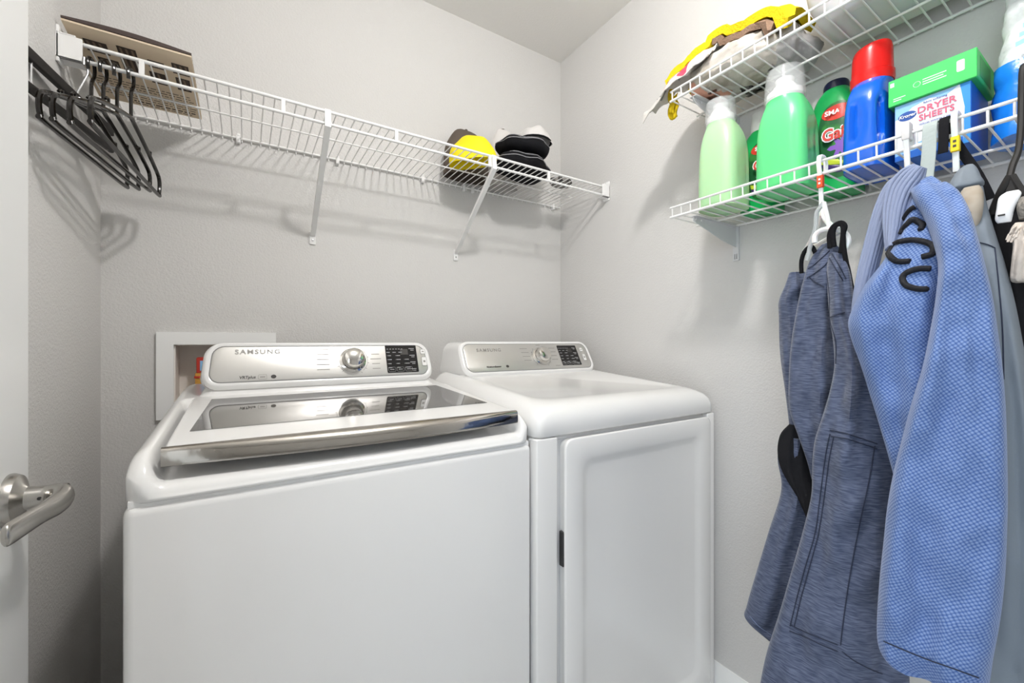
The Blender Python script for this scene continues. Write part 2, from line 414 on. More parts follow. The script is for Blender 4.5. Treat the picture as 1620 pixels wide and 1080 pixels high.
def display(root, o, u, v, n, cx, cy, w, h):
    d = MB().prism(frame_pts([(cx+x, cy+y) for x, y in rrect(w, h, .003, 3)], o, u, v), n*.0006).obj('display', 'black_glass', root, 30)
    p = o+n*.0006
    sc = MB().prism(frame_pts(rect2(cx-.003, cx+.020, cy+h/2-.030, cy+h/2-.012), p, u, v), n*.0002).obj('screen', 'print_dark', d, 0)
    m = MB(); rnd = random.Random(3)
    for i in range(6): dash(m, p, u, v, n, cx-w*.43+i*.0085, cy+h*.36, .0045, .0018)
    for i in range(3): dash(m, p, u, v, n, cx-w*.42+i*.018, cy+h*.24, .010, .0018)
    for r_ in range(4):
        for c_ in range(3):
            if c_ == 2 and r_ == 0: continue
            ww = rnd.uniform(.008, .014)
            dash(m, p, u, v, n, cx-w*.44+c_*.025+ww/2, cy+h*.12-r_*.0125, ww, .0020)
            dash(m, p, u, v, n, cx-w*.46+c_*.025, cy+h*.12-r_*.0125, .0014, .0014)
    for r_ in range(4): 
        dash(m, p, u, v, n, cx+w*.34, cy+h*.37-r_*h*.25, .016, .0022); dash(m, p, u, v, n, cx+w*.36, cy+h*.37-.005-r_*h*.25, .010, .0018)
    tag(m.obj('legend', 'legend', d, 0), kind='stuff')
    for c_ in range(3):
        q = MB(); x0 = cx-w*.35+c_*.025
        q.tube(frame_pts([(x0+x, cy-h*.38+y) for x, y in rrect(.021, .013, .003, 2)], p, u, v, n*.0003), .0004, 4, True); dash(q, p, u, v, n, x0, cy-h*.38, .012, .002)
        q.obj('button', 'legend', d, 0)
def side_button(root, o, u, v, n, x, y, w, h):
    b = MB().prism(frame_pts([(x+a, y+c) for a, c in rrect(w, h, .003, 3)], o, u, v), n*.0012).obj('button', 'white_plastic', root, 30)
    m = MB(); m.tube(frame_pts([(x+a, y+c) for a, c in rrect(w, h, .003, 3)], o+n*.0012, u, v), .0004, 4, True)
    dash(m, o+n*.0012, u, v, n, x, y, w*.45, h*.22); m.obj('button_mark', 'print_grey', b, 0)

def top_ring(x0, x1, y0, y1, ins, insf, z, slope, s, r):
    pts = []
    for x, y in rrect(x1-x0-2*ins, (y1-y0)-ins-insf, max(r, .004), 6):
        X = (x0+x1)/2+x; Y = (y0+insf+y1-ins)/2+y
        pts.append(Vector((X, Y, z+slope*s*(Y-y0))))
    return pts
# ---- washer
WX0, WX1, WY0, WY1 = -0.145, 0.541, 0.768, 1.42
wa = thing('washing_machine', ((WX0+WX1)/2, (WY0+WY1)/2, 0), 'white top-loading washing machine with dark glass lid and chrome lid handle', 'washing machine')
SEAM = 0.913
cab = MB().box((WX0, WY0, 0.02), (WX1, WY1, SEAM-.0025), 0.014, 4).obj('cabinet', 'enamel_front', wa, 40)
for fx in (WX0+.06, WX1-.06):
    for fy in (WY0+.06, WY1-.06): MB().lathe((fx, fy, 0), UP, [(.022, 0), (.022, .012), (.014, .022)], 16).obj('foot', 'black_matte', wa)
MB().box((WX0+.006, WY0+.006, SEAM-.006), (WX1-.006, WY1-.006, SEAM+.004)).obj('seam_gap', 'enamel_front', wa, 0)
LP = Vector((0, .785, .983)); LS = .07; LN = Vector((0, -LS, 1)).normalized()
def dense(pts, step):
    out = []
    for i in range(len(pts)):
        a, c = Vector(pts[i]), Vector(pts[(i+1) % len(pts)]); k = max(1, int((c-a).length/step))
        out += [tuple(a.lerp(c, t/k)) for t in range(k)]
    return out
def sstep(a, c, x): t = max(0, min(1, (x-a)/(c-a))); return t*t*(3-2*t)
def ell(d, rh, rv): d = min(max(d, 0), rh); return rv-rv*math.sqrt(max(0, 1-((rh-d)/rh)**2))
def frame_z(x, y):
    zo = LP.z+LS*(y-LP.y)-.003-ell(y-WY0, .058, .056)-ell(min(x-WX0, WX1-x), .030, .026)
    zs = LP.z+LS*(y-LP.y)-.047-ell(y-WY0, .020, .022)
    w = sstep(WX0+.020, WX0+.042, x)*sstep(WX0+.014, WX0+.032, WX0+WX1-x)*(1-sstep(1.17, 1.20, y))
    return max(SEAM+.006, zo+(min(zo, zs)-zo)*w)
base_o = dense(rrect(WX1-WX0, WY1-WY0, .030, 8), .012)
def fring(ins, z=None):
    out = []; cx, cy = (WX0+WX1)/2, (WY0+WY1)/2; hw, hh = (WX1-WX0)/2, (WY1-WY0)/2
    for x, y in base_o:
        X, Y = cx+x*(hw-ins)/hw, cy+y*(hh-ins)/hh
        out.append(Vector((X, Y, frame_z(X, Y) if z is None else z)))
    return out
tf = MB().loft([fring(.003, SEAM), fring(0, SEAM+.003)]+[fring(i_) for i_ in (.0, .001, .0025, .0045, .007, .010, .013, .016, .019, .022, .025, .028, .031, .034, .037, .040, .045, .052, .06, .08, .11)])
tf.obj('top_frame', 'enamel', wa, 60)
# lid: white frame, mirror-dark glass, chrome handle
A = [on_plane(px, py, LP, LN) for px, py in ((254, 711), (818, 649), (712, 611), (322, 617))]
G = [on_plane(px, py, LP, LN) for px, py in ((300, 684), (771, 637), (688, 606), (337, 628))]
print('lid', A, 'glass', G)
fy = LP.y+.004; ax0 = WX0+.042; ax1 = WX1-.030; by = 1.205
def lp(x, y, dn=0): return Vector((x, y, LP.z+LS*(y-LP.y)))+LN*dn
lid = MB()
def lidring(g, dn, r):
    cx, cy = (ax0+ax1)/2, (fy+by)/2
    return [lp(cx+x, cy+y, dn) for x, y in rrect(ax1-ax0+2*g, by-fy+2*g, r, 5)]
lid.loft([lidring(-.004, -.024, .016), lidring(0, -.020, .02), lidring(0, -.003, .02), lidring(-.003, 0, .018)])
lo_ = lid.obj('lid', 'enamel', wa, 40)
gpts = [(-.080, .878), (.495, .893), (.474, 1.168), (-.066, 1.158)]
gl = MB().loft([[lp(x, y, d_) for x, y in gpts] for d_ in (.0002, .0010)])
g_ = gl.obj('lid_glass', 'lid_glass', lo_, 0); tag(g_, 'dark mirror-like glass window of the lid')
hb = []
N = 24
for i in range(N+1):
    t = i/N; x = ax0-.002+(ax1-ax0+.004)*t; bow = math.sin(PI*t)
    prof = [(0.006, .0012), (-.001, .0016), (-.004-.004*bow, -.001), (-.006-.010*bow, -.010), (-.007-.012*bow, -.019-.002*bow), (-.006-.012*bow, -.0245-.003*bow), (-.003-.010*bow, -.0265-.002*bow), (.006, -.024)]
    hb.append([lp(x, fy+a, 0)+LN*b for a, b in prof])
tag(MB().loft(hb).obj('lid_handle', 'chrome_smudged', lo_, 45), 'smudged chrome handle strip along the lid front')
# console
o, u, v, n, cw, ch, fa = console(wa, -0.0800, 0.474, 1.212, 1.038, 1.250, 1.130, 1.39, 1.008, .03)
text('brand_lettering', 'SAMSUNG', .0165, o+u*(-.172)+v*.031, u, v, 'print_silver', fa, .0004, space=1.25, xscale=1.12)
text('model_lettering', 'VRTplus', .010, o+u*(-.195)+v*(-.036), u, v, 'print_dark', fa, .0002, shear=.15)
m_ = MB(); m_.tube(frame_pts([(-.163+x, -.036+y) for x, y in rrect(.018, .012, .002, 2)], o, u, v), .0004, 4, True); dash(m_, o, u, v, n, -.163, -.036, .011, .003); m_.obj('badge', 'print_grey', fa, 0)
plate([(-.139+.006*math.cos(a*PI/8), -.036+.005*math.sin(a*PI/8)) for a in range(16)], o, u, v, .0003).obj('badge', 'print_dark', fa, 0)
knob(fa, o+u*(.055)+v*.003, n, .030)
pr = MB()
for i in range(5): dash(pr, o, u, v, n, -.022, .036-i*.0145, .032, .0022)
for i in range(4): dash(pr, o, u, v, n, .118, .020-i*.0145, .022 if i != 1 else .03, .0022)
tag(pr.obj('program_names', 'print_grey', fa, 0), kind='stuff')
display(fa, o, u, v, n, .195, .004, .094, .086)
side_button(fa, o, u, v, n, .262, .026, .015, .015); side_button(fa, o, u, v, n, .263, -.006, .015, .028)

# ---- dryer
DX0, DX1, DY0, DY1 = 0.546, 1.222, 0.772, 1.43
dr = thing('clothes_dryer', ((DX0+DX1)/2, (DY0+DY1)/2, 0), 'white front-loading clothes dryer with large square door beside the washer', 'clothes dryer')
DS = 0.922; DT = .757      # top panel and front pillars stand forward of the door opening
MB().box((DX0, DY0, .02), (DX1, DY1, DS-.002), .012, 3).obj('cabinet', 'enamel_front', dr, 40)
for fx in (DX0+.06, DX1-.06):
    for fy_ in (DY0+.06, DY1-.06): MB().lathe((fx, fy_, 0), UP, [(.022, 0), (.022, .012), (.014, .022)], 16).obj('foot', 'black_matte', dr)
MB().box((DX0+.006, DY0+.006, DS-.006), (DX1-.006, DY1-.006, DS+.004)).obj('seam_gap', 'enamel_front', dr, 0)
def dring(ins, insf, z, s, r): return top_ring(DX0, DX1, DT, DY1, ins, insf, z, .075, s, r)
MB().loft([dring(.003, .003, DS, 0, .02), dring(0, 0, DS+.004, 0, .022), dring(0, 0, DS+.030, 0, .026), dring(.004, .004, DS+.045, .2, .03), dring(.012, .013, DS+.057, .5, .036),
           dring(.025, .028, DS+.065, .8, .042), dring(.040, .045, DS+.068, 1, .05), dring(.060, .075, DS+.069, 1, .05), dring(.066, .085, DS+.0665, 1, .05)]).obj('top_panel', 'enamel', dr, 60)
o, u, v, n, cw, ch, fa = console(dr, 0.607, 1.162, 1.228, 1.035, 1.284, 1.133, 1.40, 1.018, .01)
text('brand_lettering', 'SAMSUNG', .0165, o+u*(-.175)+v*.028, u, v, 'print_grey', fa, .0004, space=1.25, xscale=1.1)
text('model_lettering', 'MoistureSensor', .009, o+u*(-.172)+v*(-.036), u, v, 'print_dark', fa, .0002)
plate([(-.118+.006*math.cos(a*PI/8), -.036+.005*math.sin(a*PI/8)) for a in range(16)], o, u, v, .0003).obj('badge', 'print_dark', fa, 0)
knob(fa, o+u*(.040)+v*.000, n, .030)
pr = MB()
for i in range(4): dash(pr, o, u, v, n, -.030+.002*i, .033-i*.016, .032, .0022)
for i in range(4): dash(pr, o, u, v, n, .100, .034-i*.016, .028, .0022)
dash(pr, o, u, v, n, .040, .047, .018, .0022); dash(pr, o, u, v, n, .105, -.040, .022, .0022)
tag(pr.obj('program_names', 'print_grey', fa, 0), kind='stuff')
display(fa, o, u, v, n, .175, .002, .094, .086)
side_button(fa, o, u, v, n, .246, .026, .014, .016); side_button(fa, o, u, v, n, .249, -.008, .014, .028)
# recessed front and door
ddx0 = on_y(893, 700, .748).x; ddx1 = on_y(1123, 700, .748).x
dz1 = DS-.0075; dz0 = 0.10
print('dryer door', ddx0, ddx1, dz1)
MB().box((ddx0-.020, DY0-.0015, dz0-.02), (ddx1+.006, DY0+.02, dz1-.004), .001, 1).obj('door_surround', 'bracket', dr, 30)
MB().box((ddx0+.010, DY0-.006, dz0+.010), (ddx1-.010, DY0, dz1-.010), .0005, 1).obj('door_gasket', 'bracket', dr, 0)
for xa_, xb_ in ((DX0, ddx0-.012), (ddx1+.003, DX1)):
    MB().box((xa_, DT, .02), (xb_, DY0+.02, DS-.002), .004, 3).obj('front_pillar', 'enamel_front', dr, 40)
dy_f = .744
dcx, dcz = (ddx0+ddx1)/2, (dz0+dz1)/2; dw, dh = ddx1-ddx0, dz1-dz0
def drr(g, y, r): return [Vector((dcx+x, y, dcz+z)) for x, z in rrect(dw+2*g, dh+2*g, r, 6)]
dd = MB().loft([drr(-.004, DY0-.003, .02), drr(-.002, dy_f+.010, .022), drr(0, dy_f+.005, .024), drr(-.001, dy_f+.0015, .023), drr(-.004, dy_f, .021),
                drr(-.048, dy_f-.001, .03), drr(-.056, dy_f+.0015, .030), drr(-.066, dy_f+.0055, .028), drr(-.074, dy_f+.0065, .026), drr(-.15, dy_f+.0065, .02)])
do = dd.obj('door', 'enamel_door', dr, 60)
MB().box((ddx0-.003, dy_f+.006, .62), (ddx0+.004, dy_f+.02, .70), .001, 1).obj('grip_slot_shade', 'gap_shade', do, 0)  # dark box paints the shade of the door's grip slot

# ------------------------------------------------------------------ wire shelf on the back wall
ZS = CAMZ+.631; YL = 1.242; ZL2 = CAMZ+.597
sh = thing('wire_shelf', (0.46, D, ZS), 'long white wire shelf on the back wall above the washer and dryer', 'shelf')
def rail(name, p0, p1, r, root, m='wire', seg=10): return MB().tube([p0, p1], r, seg).obj(name, m, root)
rail('front_rail', (XL+.004, YL, ZS), (XR-.004, YL, ZS), .0042, sh)
rail('lower_rail', (XL+.004, YL, ZL2), (XR-.004, YL, ZL2), .0042, sh)
rail('back_rail', (XL+.01, D-.008, ZS-.004), (XR-.01, D-.008, ZS-.004), .0034, sh)
rail('middle_rail', (XL+.03, YL+.155, ZS-.005), (XR-.06, YL+.155, ZS-.005), .0026, sh)
w0 = None; x = XL+.022
while x < XR-.012:
    if w0 is None:
        w0 = MB().tube([(x, YL, ZS+.003), (x, D-.014, ZS), (x, D-.006, ZS-.004), (x, D-.005, ZS-.014)], .0017, 6).obj('deck_wire', 'wire', sh); xw = x
    else:
        c = w0.copy(); COL.objects.link(c); c.parent = sh; c.location = (x-xw, 0, 0)
    x += .0249
for px in (448, 627, 775, 868): 
    xx = on_y(px, 0, YL).x
    MB().box((xx-.005, YL-.004, ZL2-.002), (xx+.005, YL+.004, ZS), .001, 1).obj('spacer', 'wire', sh, 30)
xx = on_y(224, 0, YL).x
MB().box((xx-.005, YL-.004, ZL2-.002), (xx+.005, YL+.004, ZS), .001, 1).obj('spacer', 'wire', sh, 30)
for px in (377, 534, 669, 734, 748, 875):
    xx = on_y(px, 300, D-.01).x
    c = MB().box((xx-.006, D-.016, ZS-.020), (xx+.006, D, ZS+.004), .003, 2).lathe((xx, D-.015, ZS+.004), (0, -1, 0), [(.005, 0), (.004, .002), (0, .0025)], 10)
    c.obj('wall_clip', 'wire', sh, 40)
for bx in (0.188, 0.713):
    br = MB(); zf = CAMZ+.352+.008
    prof = [Vector((bx-.0075, 0, 0)), Vector((bx+.0075, 0, 0))]
    a = Vector((0, YL-.006, ZS+.004)); b = Vector((0, YL-.006, ZL2-.004)); c = Vector((0, D-.004, zf))
    d = (c-b).normalized(); nn = Vector((0, d.z, -d.y))
    if nn.z > 0: nn = -nn
    t = .009
    side = [a, a+Vector((0, .003, 0)), b+Vector((0, .006, 0)), c+Vector((0, 0, .002)), c+nn*t*.9, b+nn*t]
    br.loft([[p+Vector((bx-.0075, 0, 0)) for p in side], [p+Vector((bx+.0075, 0, 0)) for p in side]])
    bo = br.obj('support_brace', 'wire', sh, 30)
    MB().box((bx-.010, D-.005, zf-.034), (bx+.010, D, zf+.010), .002, 2).obj('foot_plate', 'wire', bo, 30)
    MB().lathe((bx, D-.005, zf-.020), (0, -1, 0), [(.0035, 0), (.003, .0015), (0, .002)], 10).obj('screw', 'steel_pin', bo)
for xs, sg in ((XR, -1), (XL, 1)):
    e = MB()
    e.box((xs, YL-.012, ZL2-.018), (xs+sg*.006, YL+.022, ZS+.024), .002, 2).box((xs, YL-.012, ZL2-.010), (xs+sg*.040, YL-.006, ZS+.006), .001, 1).box((xs, YL-.012, ZL2-.010), (xs+sg*.040, YL+.02, ZL2-.006), .001, 1).box((xs, YL-.012, ZS+.006), (xs+sg*.030, YL+.02, ZS+.0095), .001, 1)
    eo = e.obj('end_bracket', 'wire', sh, 30)
    MB().lathe((xs+sg*.006, YL+.008, ZS+.017), (sg, 0, 0), [(.004, 0), (.003, .0015), (0, .002)], 10).obj('screw', 'steel_pin', eo)

# ------------------------------------------------------------------ two bracketed shelves on the right wall
XLIP = 1.020; ZD1 = CAMZ+.352; ZD2 = CAMZ+.682
def side_shelf(zd, label, lip):
    r = thing('wire_shelf', (XR, .4, zd), label, 'shelf')
    y0, y1 = .0, .765
    rail('lip_top_rail', (XLIP, y0, zd+lip), (XLIP, y1, zd+lip), .0030, r)
    rail('lip_bottom_rail', (XLIP, y0, zd), (XLIP, y1, zd), .0036, r)
    rail('back_rail', (XR-.012, y0, zd-.004), (XR-.012, y1-.02, zd-.004), .0034, r)
    rail('middle_rail', (XLIP+.125, y0, zd-.0045), (XLIP+.125, y1, zd-.0045), .0028, r)
    first = None; y = y1-.006; ya = y
    while y > y0:
        if first is None:
            first = MB().tube([(XLIP, y, zd+lip), (XLIP+.001, y, zd+.004), (XLIP+.004, y, zd), (XR-.010, y, zd), (XR-.008, y, zd-.008)], .0019, 6).obj('deck_wire', 'wire', r)
        else:
            c = first.copy(); COL.objects.link(c); c.parent = r; c.location = (0, y-ya, 0)
        y -= .0285
    for yb in (.706, .075):
        pl = MB(); zt = zd-.0075
        side = [(XR-.003, zt-.012), (XLIP+.018, zt-.012), (XR-.075, zt-.050), (XR-.003, zt-.060)]
        pl.prism([(a, yb-.001, z) for a, z in side], (0, .002, 0))
        for xa_, xb_, za_, zb_ in ((XLIP+.018, XLIP+.027, -.012, 0), (XLIP+.033, XLIP+.052, -.012, 0), (XLIP+.058, XR-.003, -.012, 0), (XLIP+.027, XLIP+.033, -.012, -.0085), (XLIP+.027, XLIP+.033, -.0035, 0), (XLIP+.052, XLIP+.058, -.012, -.0085), (XLIP+.052, XLIP+.058, -.0035, 0)):
            pl.box((xa_, yb-.001, zt+za_), (xb_, yb+.001, zt+zb_))
        pl.prism([(XLIP+.018, yb-.010, zt), (XR, yb-.010, zt), (XR, yb+.010, zt), (XLIP+.018, yb+.010, zt)], (0, 0, .0015))
        bo = pl.obj('bracket', 'bracket', r, 30)
        lg = MB()
        for ya_, yb_, za_, zb_ in ((-.009, -.0042, -.100, 0), (-.0018, .0018, -.100, 0), (.0042, .009, -.100, 0), (-.0042, -.0018, -.100, -.096), (-.0042, -.0018, -.080, 0), (.0018, .0042, -.100, -.096), (.0018, .0042, -.080, 0)):
            lg.box((XR-.006, yb+ya_, zt+za_), (XR, yb+yb_, zt+zb_))
        lg.obj('bracket_leg', 'bracket', bo, 0)
    return r
side_shelf(ZD1, 'lower white wire shelf on the right wall holding detergent bottles and hanging clothes', .027)
side_shelf(ZD2, 'upper white wire shelf on the right wall holding plastic bags and a tub', .027)

# ------------------------------------------------------------------ things on the back shelf
SZ = ZS+.0017
pp = thing('paper_sheet_stack', (-.21, 1.36, SZ), 'flat brown printed cardboard sheets lying on the back shelf by the door', 'cardboard')
yk0, yk1 = 1.222, 1.487; xk0, xk1 = -.322, -.108
zk0, zk1 = SZ+.028, SZ+.002
def kp(x, y, dz=0): f = (y-yk0)/(yk1-yk0); return Vector((x, y, zk0+(zk1-zk0)*f+dz))
MB().loft([[kp(xk0, yk0), kp(xk1, yk0), kp(xk1, yk1), kp(xk0, yk1)], [kp(xk0, yk0, .004), kp(xk1, yk0, .004), kp(xk1, yk1, .004), kp(xk0, yk1, .004)]]).obj('bottom_sheet', 'kraft', pp, 0)
b = MB(); N = 20; rr = []
for i in range(N+1):
    t = i/N; x_ = xk0+(xk1-xk0)*t; a = .004+.006*math.sin(PI*t)
    rr.append([kp(x_, yk0-.002, .0045), kp(x_, yk1, .0045), kp(x_, yk1, .007), kp(x_, yk0-.002, .0045+a)])
b.loft(rr).obj('top_sheet', 'kraft_edge', pp, 40)
b = MB(); rnd = random.Random(11)
def und(mb, x0, x1, y0, y1): mb.loft([[kp(x, y, -.0001) for x, y in ((x0, y0), (x1, y0), (x1, y1), (x0, y1))], [kp(x, y, -.0005) for x, y in ((x0, y0), (x1, y0), (x1, y1), (x0, y1))]])
for k in range(9):
    y_ = yk1-.012-k*.0105
    x_ = xk0+.012+(.05 if k < 2 else 0)
    while x_ < xk1-.02:
        w_ = rnd.uniform(.004, .014); und(b, x_, min(x_+w_, xk1-.008), y_, y_+(.0045 if k == 1 else .0022)); x_ += w_+.003
tag(b.obj('printed_lines', 'kraft_print', pp, 0), kind='stuff')
for x0_, x1_, y0_, y1_ in ((-.300, -.262, 1.262, 1.300), (-.288, -.252, 1.315, 1.352), (-.245, -.212, 1.255, 1.345), (-.195, -.165, 1.275, 1.300), (-.198, -.168, 1.318, 1.362), (-.150, -.118, 1.262, 1.300), (-.148, -.120, 1.315, 1.365)):
    q = MB(); und(q, x0_, x1_, y0_, y1_); q.obj('printed_picture', 'kraft_print', pp, 0)
    q = MB(); xx = x0_+.004; 
    while xx < x1_-.006: q.loft([[kp(a_, c_, -.0005) for a_, c_ in ((xx, y0_+.004), (xx+.004, y0_+.004), (xx+.008, y1_-.004), (xx+.003, y1_-.004))], [kp(a_, c_, -.0008) for a_, c_ in ((xx, y0_+.004), (xx+.004, y0_+.004), (xx+.008, y1_-.004), (xx+.003, y1_-.004))]]); xx += .010
    q.obj('printed_detail', 'kraft_print_light', pp, 0)

def cap_hat(name, label, m, M, brim=True, crown=(.085, .095, .115), squash=0.0, seed=0, eyelets=True, group=None, mvis=None):
    r = thing(name, M.translation, label, 'cap', group)
    rings = []; A_, B_, H_ = crown
    for i in range(15):
        t = i/14; ph = t*PI/2; rg = []
        for j in range(40):
            th = 2*PI*j/40; k = math.cos(ph)**.75 if t < 1 else 0.02
            seam = 1-.012*max(0, math.cos(th*6))**12
            p = Vector((A_*k*math.cos(th)*seam, B_*k*math.sin(th)*seam, H_*math.sin(ph)))
            d = noise.noise(p*18+Vector((seed, 0, 0)))*.014*squash*4; p.z += d*(0.2+t); p.x += noise.noise(p*14+Vector((0, seed, 5)))*.02*squash*2
            rg.append(M @ p)
        rings.append(rg)
    MB().loft(rings, cap0=False).obj('crown', m, r, 60)
    MB().lathe(M @ Vector((0, 0, H_-.002)), M.to_3x3() @ UP, [(.006, 0), (.006, .003), (.003, .005), (0, .0055)], 12).obj('top_button', m, r)
    if brim:
        top, bot = [], []
        for i in range(9):
            s_ = i/8; ring_ = []
            for j in range(25):
                a_ = -1.15+2.3*j/24; ext_ = s_*.068*math.cos(a_*.75)
                ring_.append(Vector(((A_*1.0)*math.sin(a_), -(B_*math.cos(a_)+ext_), .008-.020*s_*0-.05*(math.sin(a_)*A_)**2/ .0072*.35)))
            top.append(ring_)
        vs = [M @ p for rg in top for p in rg]; vs2 = [M @ (p-Vector((0, 0, .003))) for rg in top for p in rg]
        fs = []; n_ = 25; K = len(vs)
        for i in range(8):
            for j in range(24): fs.append((i*n_+j, i*n_+j+1, (i+1)*n_+j+1, (i+1)*n_+j)); fs.append((K+i*n_+j, K+(i+1)*n_+j, K+(i+1)*n_+j+1, K+i*n_+j+1))
        for j in range(24): fs.append((j, K+j, K+j+1, j+1)); fs.append((8*n_+j, 8*n_+j+1, K+8*n_+j+1, K+8*n_+j))
        for i in range(8): fs.append((i*n_, (i+1)*n_, K+(i+1)*n_, K+i*n_)); fs.append((i*n_+24, K+i*n_+24, K+(i+1)*n_+24, (i+1)*n_+24))
        MB().add(vs+vs2, fs).obj('visor', mvis or m, r, 50)
    return r
def RX(a): return Matrix.Rotation(math.radians(a), 4, 'X')
def RY(a): return Matrix.Rotation(math.radians(a), 4, 'Y')
def RZ(a): return Matrix.Rotation(math.radians(a), 4, 'Z')
def TR(x, y, z): return Matrix.Translation((x, y, z))
cap_hat('baseball_cap', 'dark brown cap with panelled crown behind the yellow cap', 'brown_cap', TR(.728, 1.483, SZ+.006) @ RZ(180), seed=3, squash=.15, crown=(.098, .046, .190), brim=False)
cap_hat('baseball_cap', 'bright yellow cap lying on the back wire shelf', 'yellow_cap', TR(.700, 1.366, SZ+.018) @ RZ(60) @ RX(-8), seed=1, squash=.30, crown=(.050, .088, .090), brim=False)
# black knitted hats, folded and stacked
def folded_hat(name, label, m, c, size, rot, seed, edge, group=None):
    r = thing(name, Vector(c)-Vector((0, 0, size[2])), label, 'hat', group)
    M = TR(*c) @ RZ(rot); rings = []
    for i in range(13):
        ph = -PI/2+PI*i/12; rg = []
        for j in range(36):
            th = 2*PI*j/36; cs = lambda q, e: math.copysign(abs(q)**e, q)
            p = Vector((size[0]*cs(math.cos(th), .8)*max(.03, math.cos(ph))**.55, size[1]*cs(math.sin(th), .8)*max(.03, math.cos(ph))**.55, size[2]*cs(math.sin(ph), .9)))
            p += p.normalized()*noise.noise(p*16+Vector((seed, seed, 0)))*.02
            rg.append(M @ p)
        rings.append(rg)
    b_ = MB().loft(rings); b_.obj('body', m, r, 70)
    for k, (zz, sc2) in enumerate(((.25, 1.0), (.55, .88))):
        pth = []
        for j in range(40):
            th = 2*PI*j/40
            k_ = math.cos(math.asin(zz))**.55
            p = Vector((size[0]*math.copysign(abs(math.cos(th))**.8, math.cos(th))*k_, size[1]*math.copysign(abs(math.sin(th))**.8, math.sin(th))*k_, size[2]*zz+.004*math.sin(3*th+k)))
            p += p.normalized()*(noise.noise(p*16+Vector((seed, seed, 0)))*.02+.001); pth.append(M @ p)
        MB().tube(pth, .0016, 6, True).obj('piping', edge, r)
    return r
folded_hat('knit_hat', 'black cloth hat with grey piping lying flat under the white cap', 'black_cloth', (.910, 1.362, SZ+.042), (.122, .082, .035), 8, 2.0, 'grey_edge')
folded_hat('knit_hat', 'black cloth hat folded on top of another black hat', 'black_cloth', (.915, 1.358, SZ+.118), (.110, .076, .030), -8, 5.0, 'grey_edge')
wc = cap_hat('baseball_cap', 'crumpled white cap with a black band on top of the black hats', 'white_mesh', TR(.970, 1.368, SZ+.156) @ RZ(-60), seed=8, squash=.4, crown=(.068, .066, .062), brim=False)
MB().tube([TR(.970, 1.368, SZ+.156) @ Vector((.0705*math.cos(a*PI/10), .0685*math.sin(a*PI/10), .004)) for a in range(20)], .0035, 6, True).obj('strap', 'black_cloth', wc)
cap_hat('baseball_cap', 'tall white cloth hat standing behind the black hats against the back wall', 'white_cloth', TR(.905, 1.496, SZ+.006), seed=12, squash=.35, crown=(.070, .044, .250), brim=False)
pc = thing('small_pouch', (1.105, 1.36, SZ), 'small grey and black patterned cloth bundle on the back shelf near the corner', 'pouch')
rings = []
for i in range(9):
    ph = -PI/2+PI*i/8; rings.append([Vector((1.105+.052*max(.05, math.cos(ph))*math.cos(2*PI*j/20)*(1+.2*noise.noise(Vector((j, i, 1))*.7)), 1.36+.04*max(.05, math.cos(ph))*math.sin(2*PI*j/20), SZ+.028+.02*math.sin(ph)+(.006*noise.noise(Vector((j*.6, i*.5, 3))) if i > 2 else 0))) for j in range(20)])
MB().loft(rings).obj('bundle', 'grey_pattern', pc, 60)
for k in range(4): MB().tube([(1.08+k*.018, 1.345, SZ+.038), (1.085+k*.018, 1.35, SZ+.052), (1.094+k*.018, 1.36, SZ+.040)], .0028, 6).obj('clip', 'black_matte', pc)

# ------------------------------------------------------------------ black hangers on the back shelf
def black_hanger(label, xc, dirx, hw, tilt, group):
    base = Vector((xc, YL, ZL2))
    r = thing('coat_hanger', base, label, 'hanger', group)
    d = Vector((dirx, math.sqrt(1-dirx*dirx), 0))
    def P(s_, z_): return base+d*s_+UP*(z_+tilt*s_)+Vector((0, 0, 0))
    hook = [(-.014, -.020), (-.016, -.004), (-.010, .006), (0, .0085), (.010, .006), (.015, -.006), (.013, -.022), (.004, -.036), (0, -.050), (0, -.100)]
    MB().tube([P(a, c) for a, c in cr(hook, 3)], .0034, 8).obj('hook', 'black_plastic', r)
    fr_ = [(0, -.098), (hw*.5, -.125), (hw*.90, -.152), (hw*.985, -.165), (hw, -.183), (hw*.975, -.200), (hw*.92, -.206), (0, -.206), (-hw*.92, -.206), (-hw*.975, -.200), (-hw, -.183), (-hw*.985, -.165), (-hw*.90, -.152), (-hw*.5, -.125)]
    pts = cr(fr_+[fr_[0]], 3)[:-1]
    MB().tube([P(a, c) for a, c in pts], .0045, 8, True).obj('frame', 'black_plastic', r)
    for s_ in (-.62, .62): MB().tube([P(hw*s_-.010, -.128), P(hw*s_-.004, -.122), P(hw*s_+.004, -.120), P(hw*s_+.004, -.134)], .0026, 6).obj('notch', 'black_plastic', r)
    return r
for args in ((-.281, .135, .185, 0, 'glossy black tubular hanger closest to the wall beside the door'), (-.262, .15, .185, 0, 'second glossy black tubular hanger out from the wall beside the door'), (-.240, .15, .185, 0, 'third glossy black tubular hanger out from the wall beside the door'), (-.217, .13, .185, -.05, 'tilted black tubular hanger, the fourth out from the wall beside the door')):
    black_hanger(args[4], args[0], args[1], args[2], args[3], 'black tubular hangers at the end of the back shelf')
chg = thing('clamp_hanger', (-.285, YL, ZL2), 'black trouser clamp hanger with two flat bars beside the tubular hangers', 'hanger')
def bar(na, fb, hh, th, name):
    a, b2 = Vector(na), Vector(fb); t = (b2-a).normalized(); s_ = t.cross(UP).normalized(); w_ = s_.cross(t)
    rg = [[p+s_*x+w_*z for x, z in rrect(th, hh, min(th, hh)*.3, 3)] for p in (a, a+t*.003, b2-t*.003, b2)]
    return MB().loft(rg).obj(name, 'black_matte', chg, 40)
na, fb = Vector((-.322, 1.052, 1.640)), Vector((-.292, 1.452, 1.676))
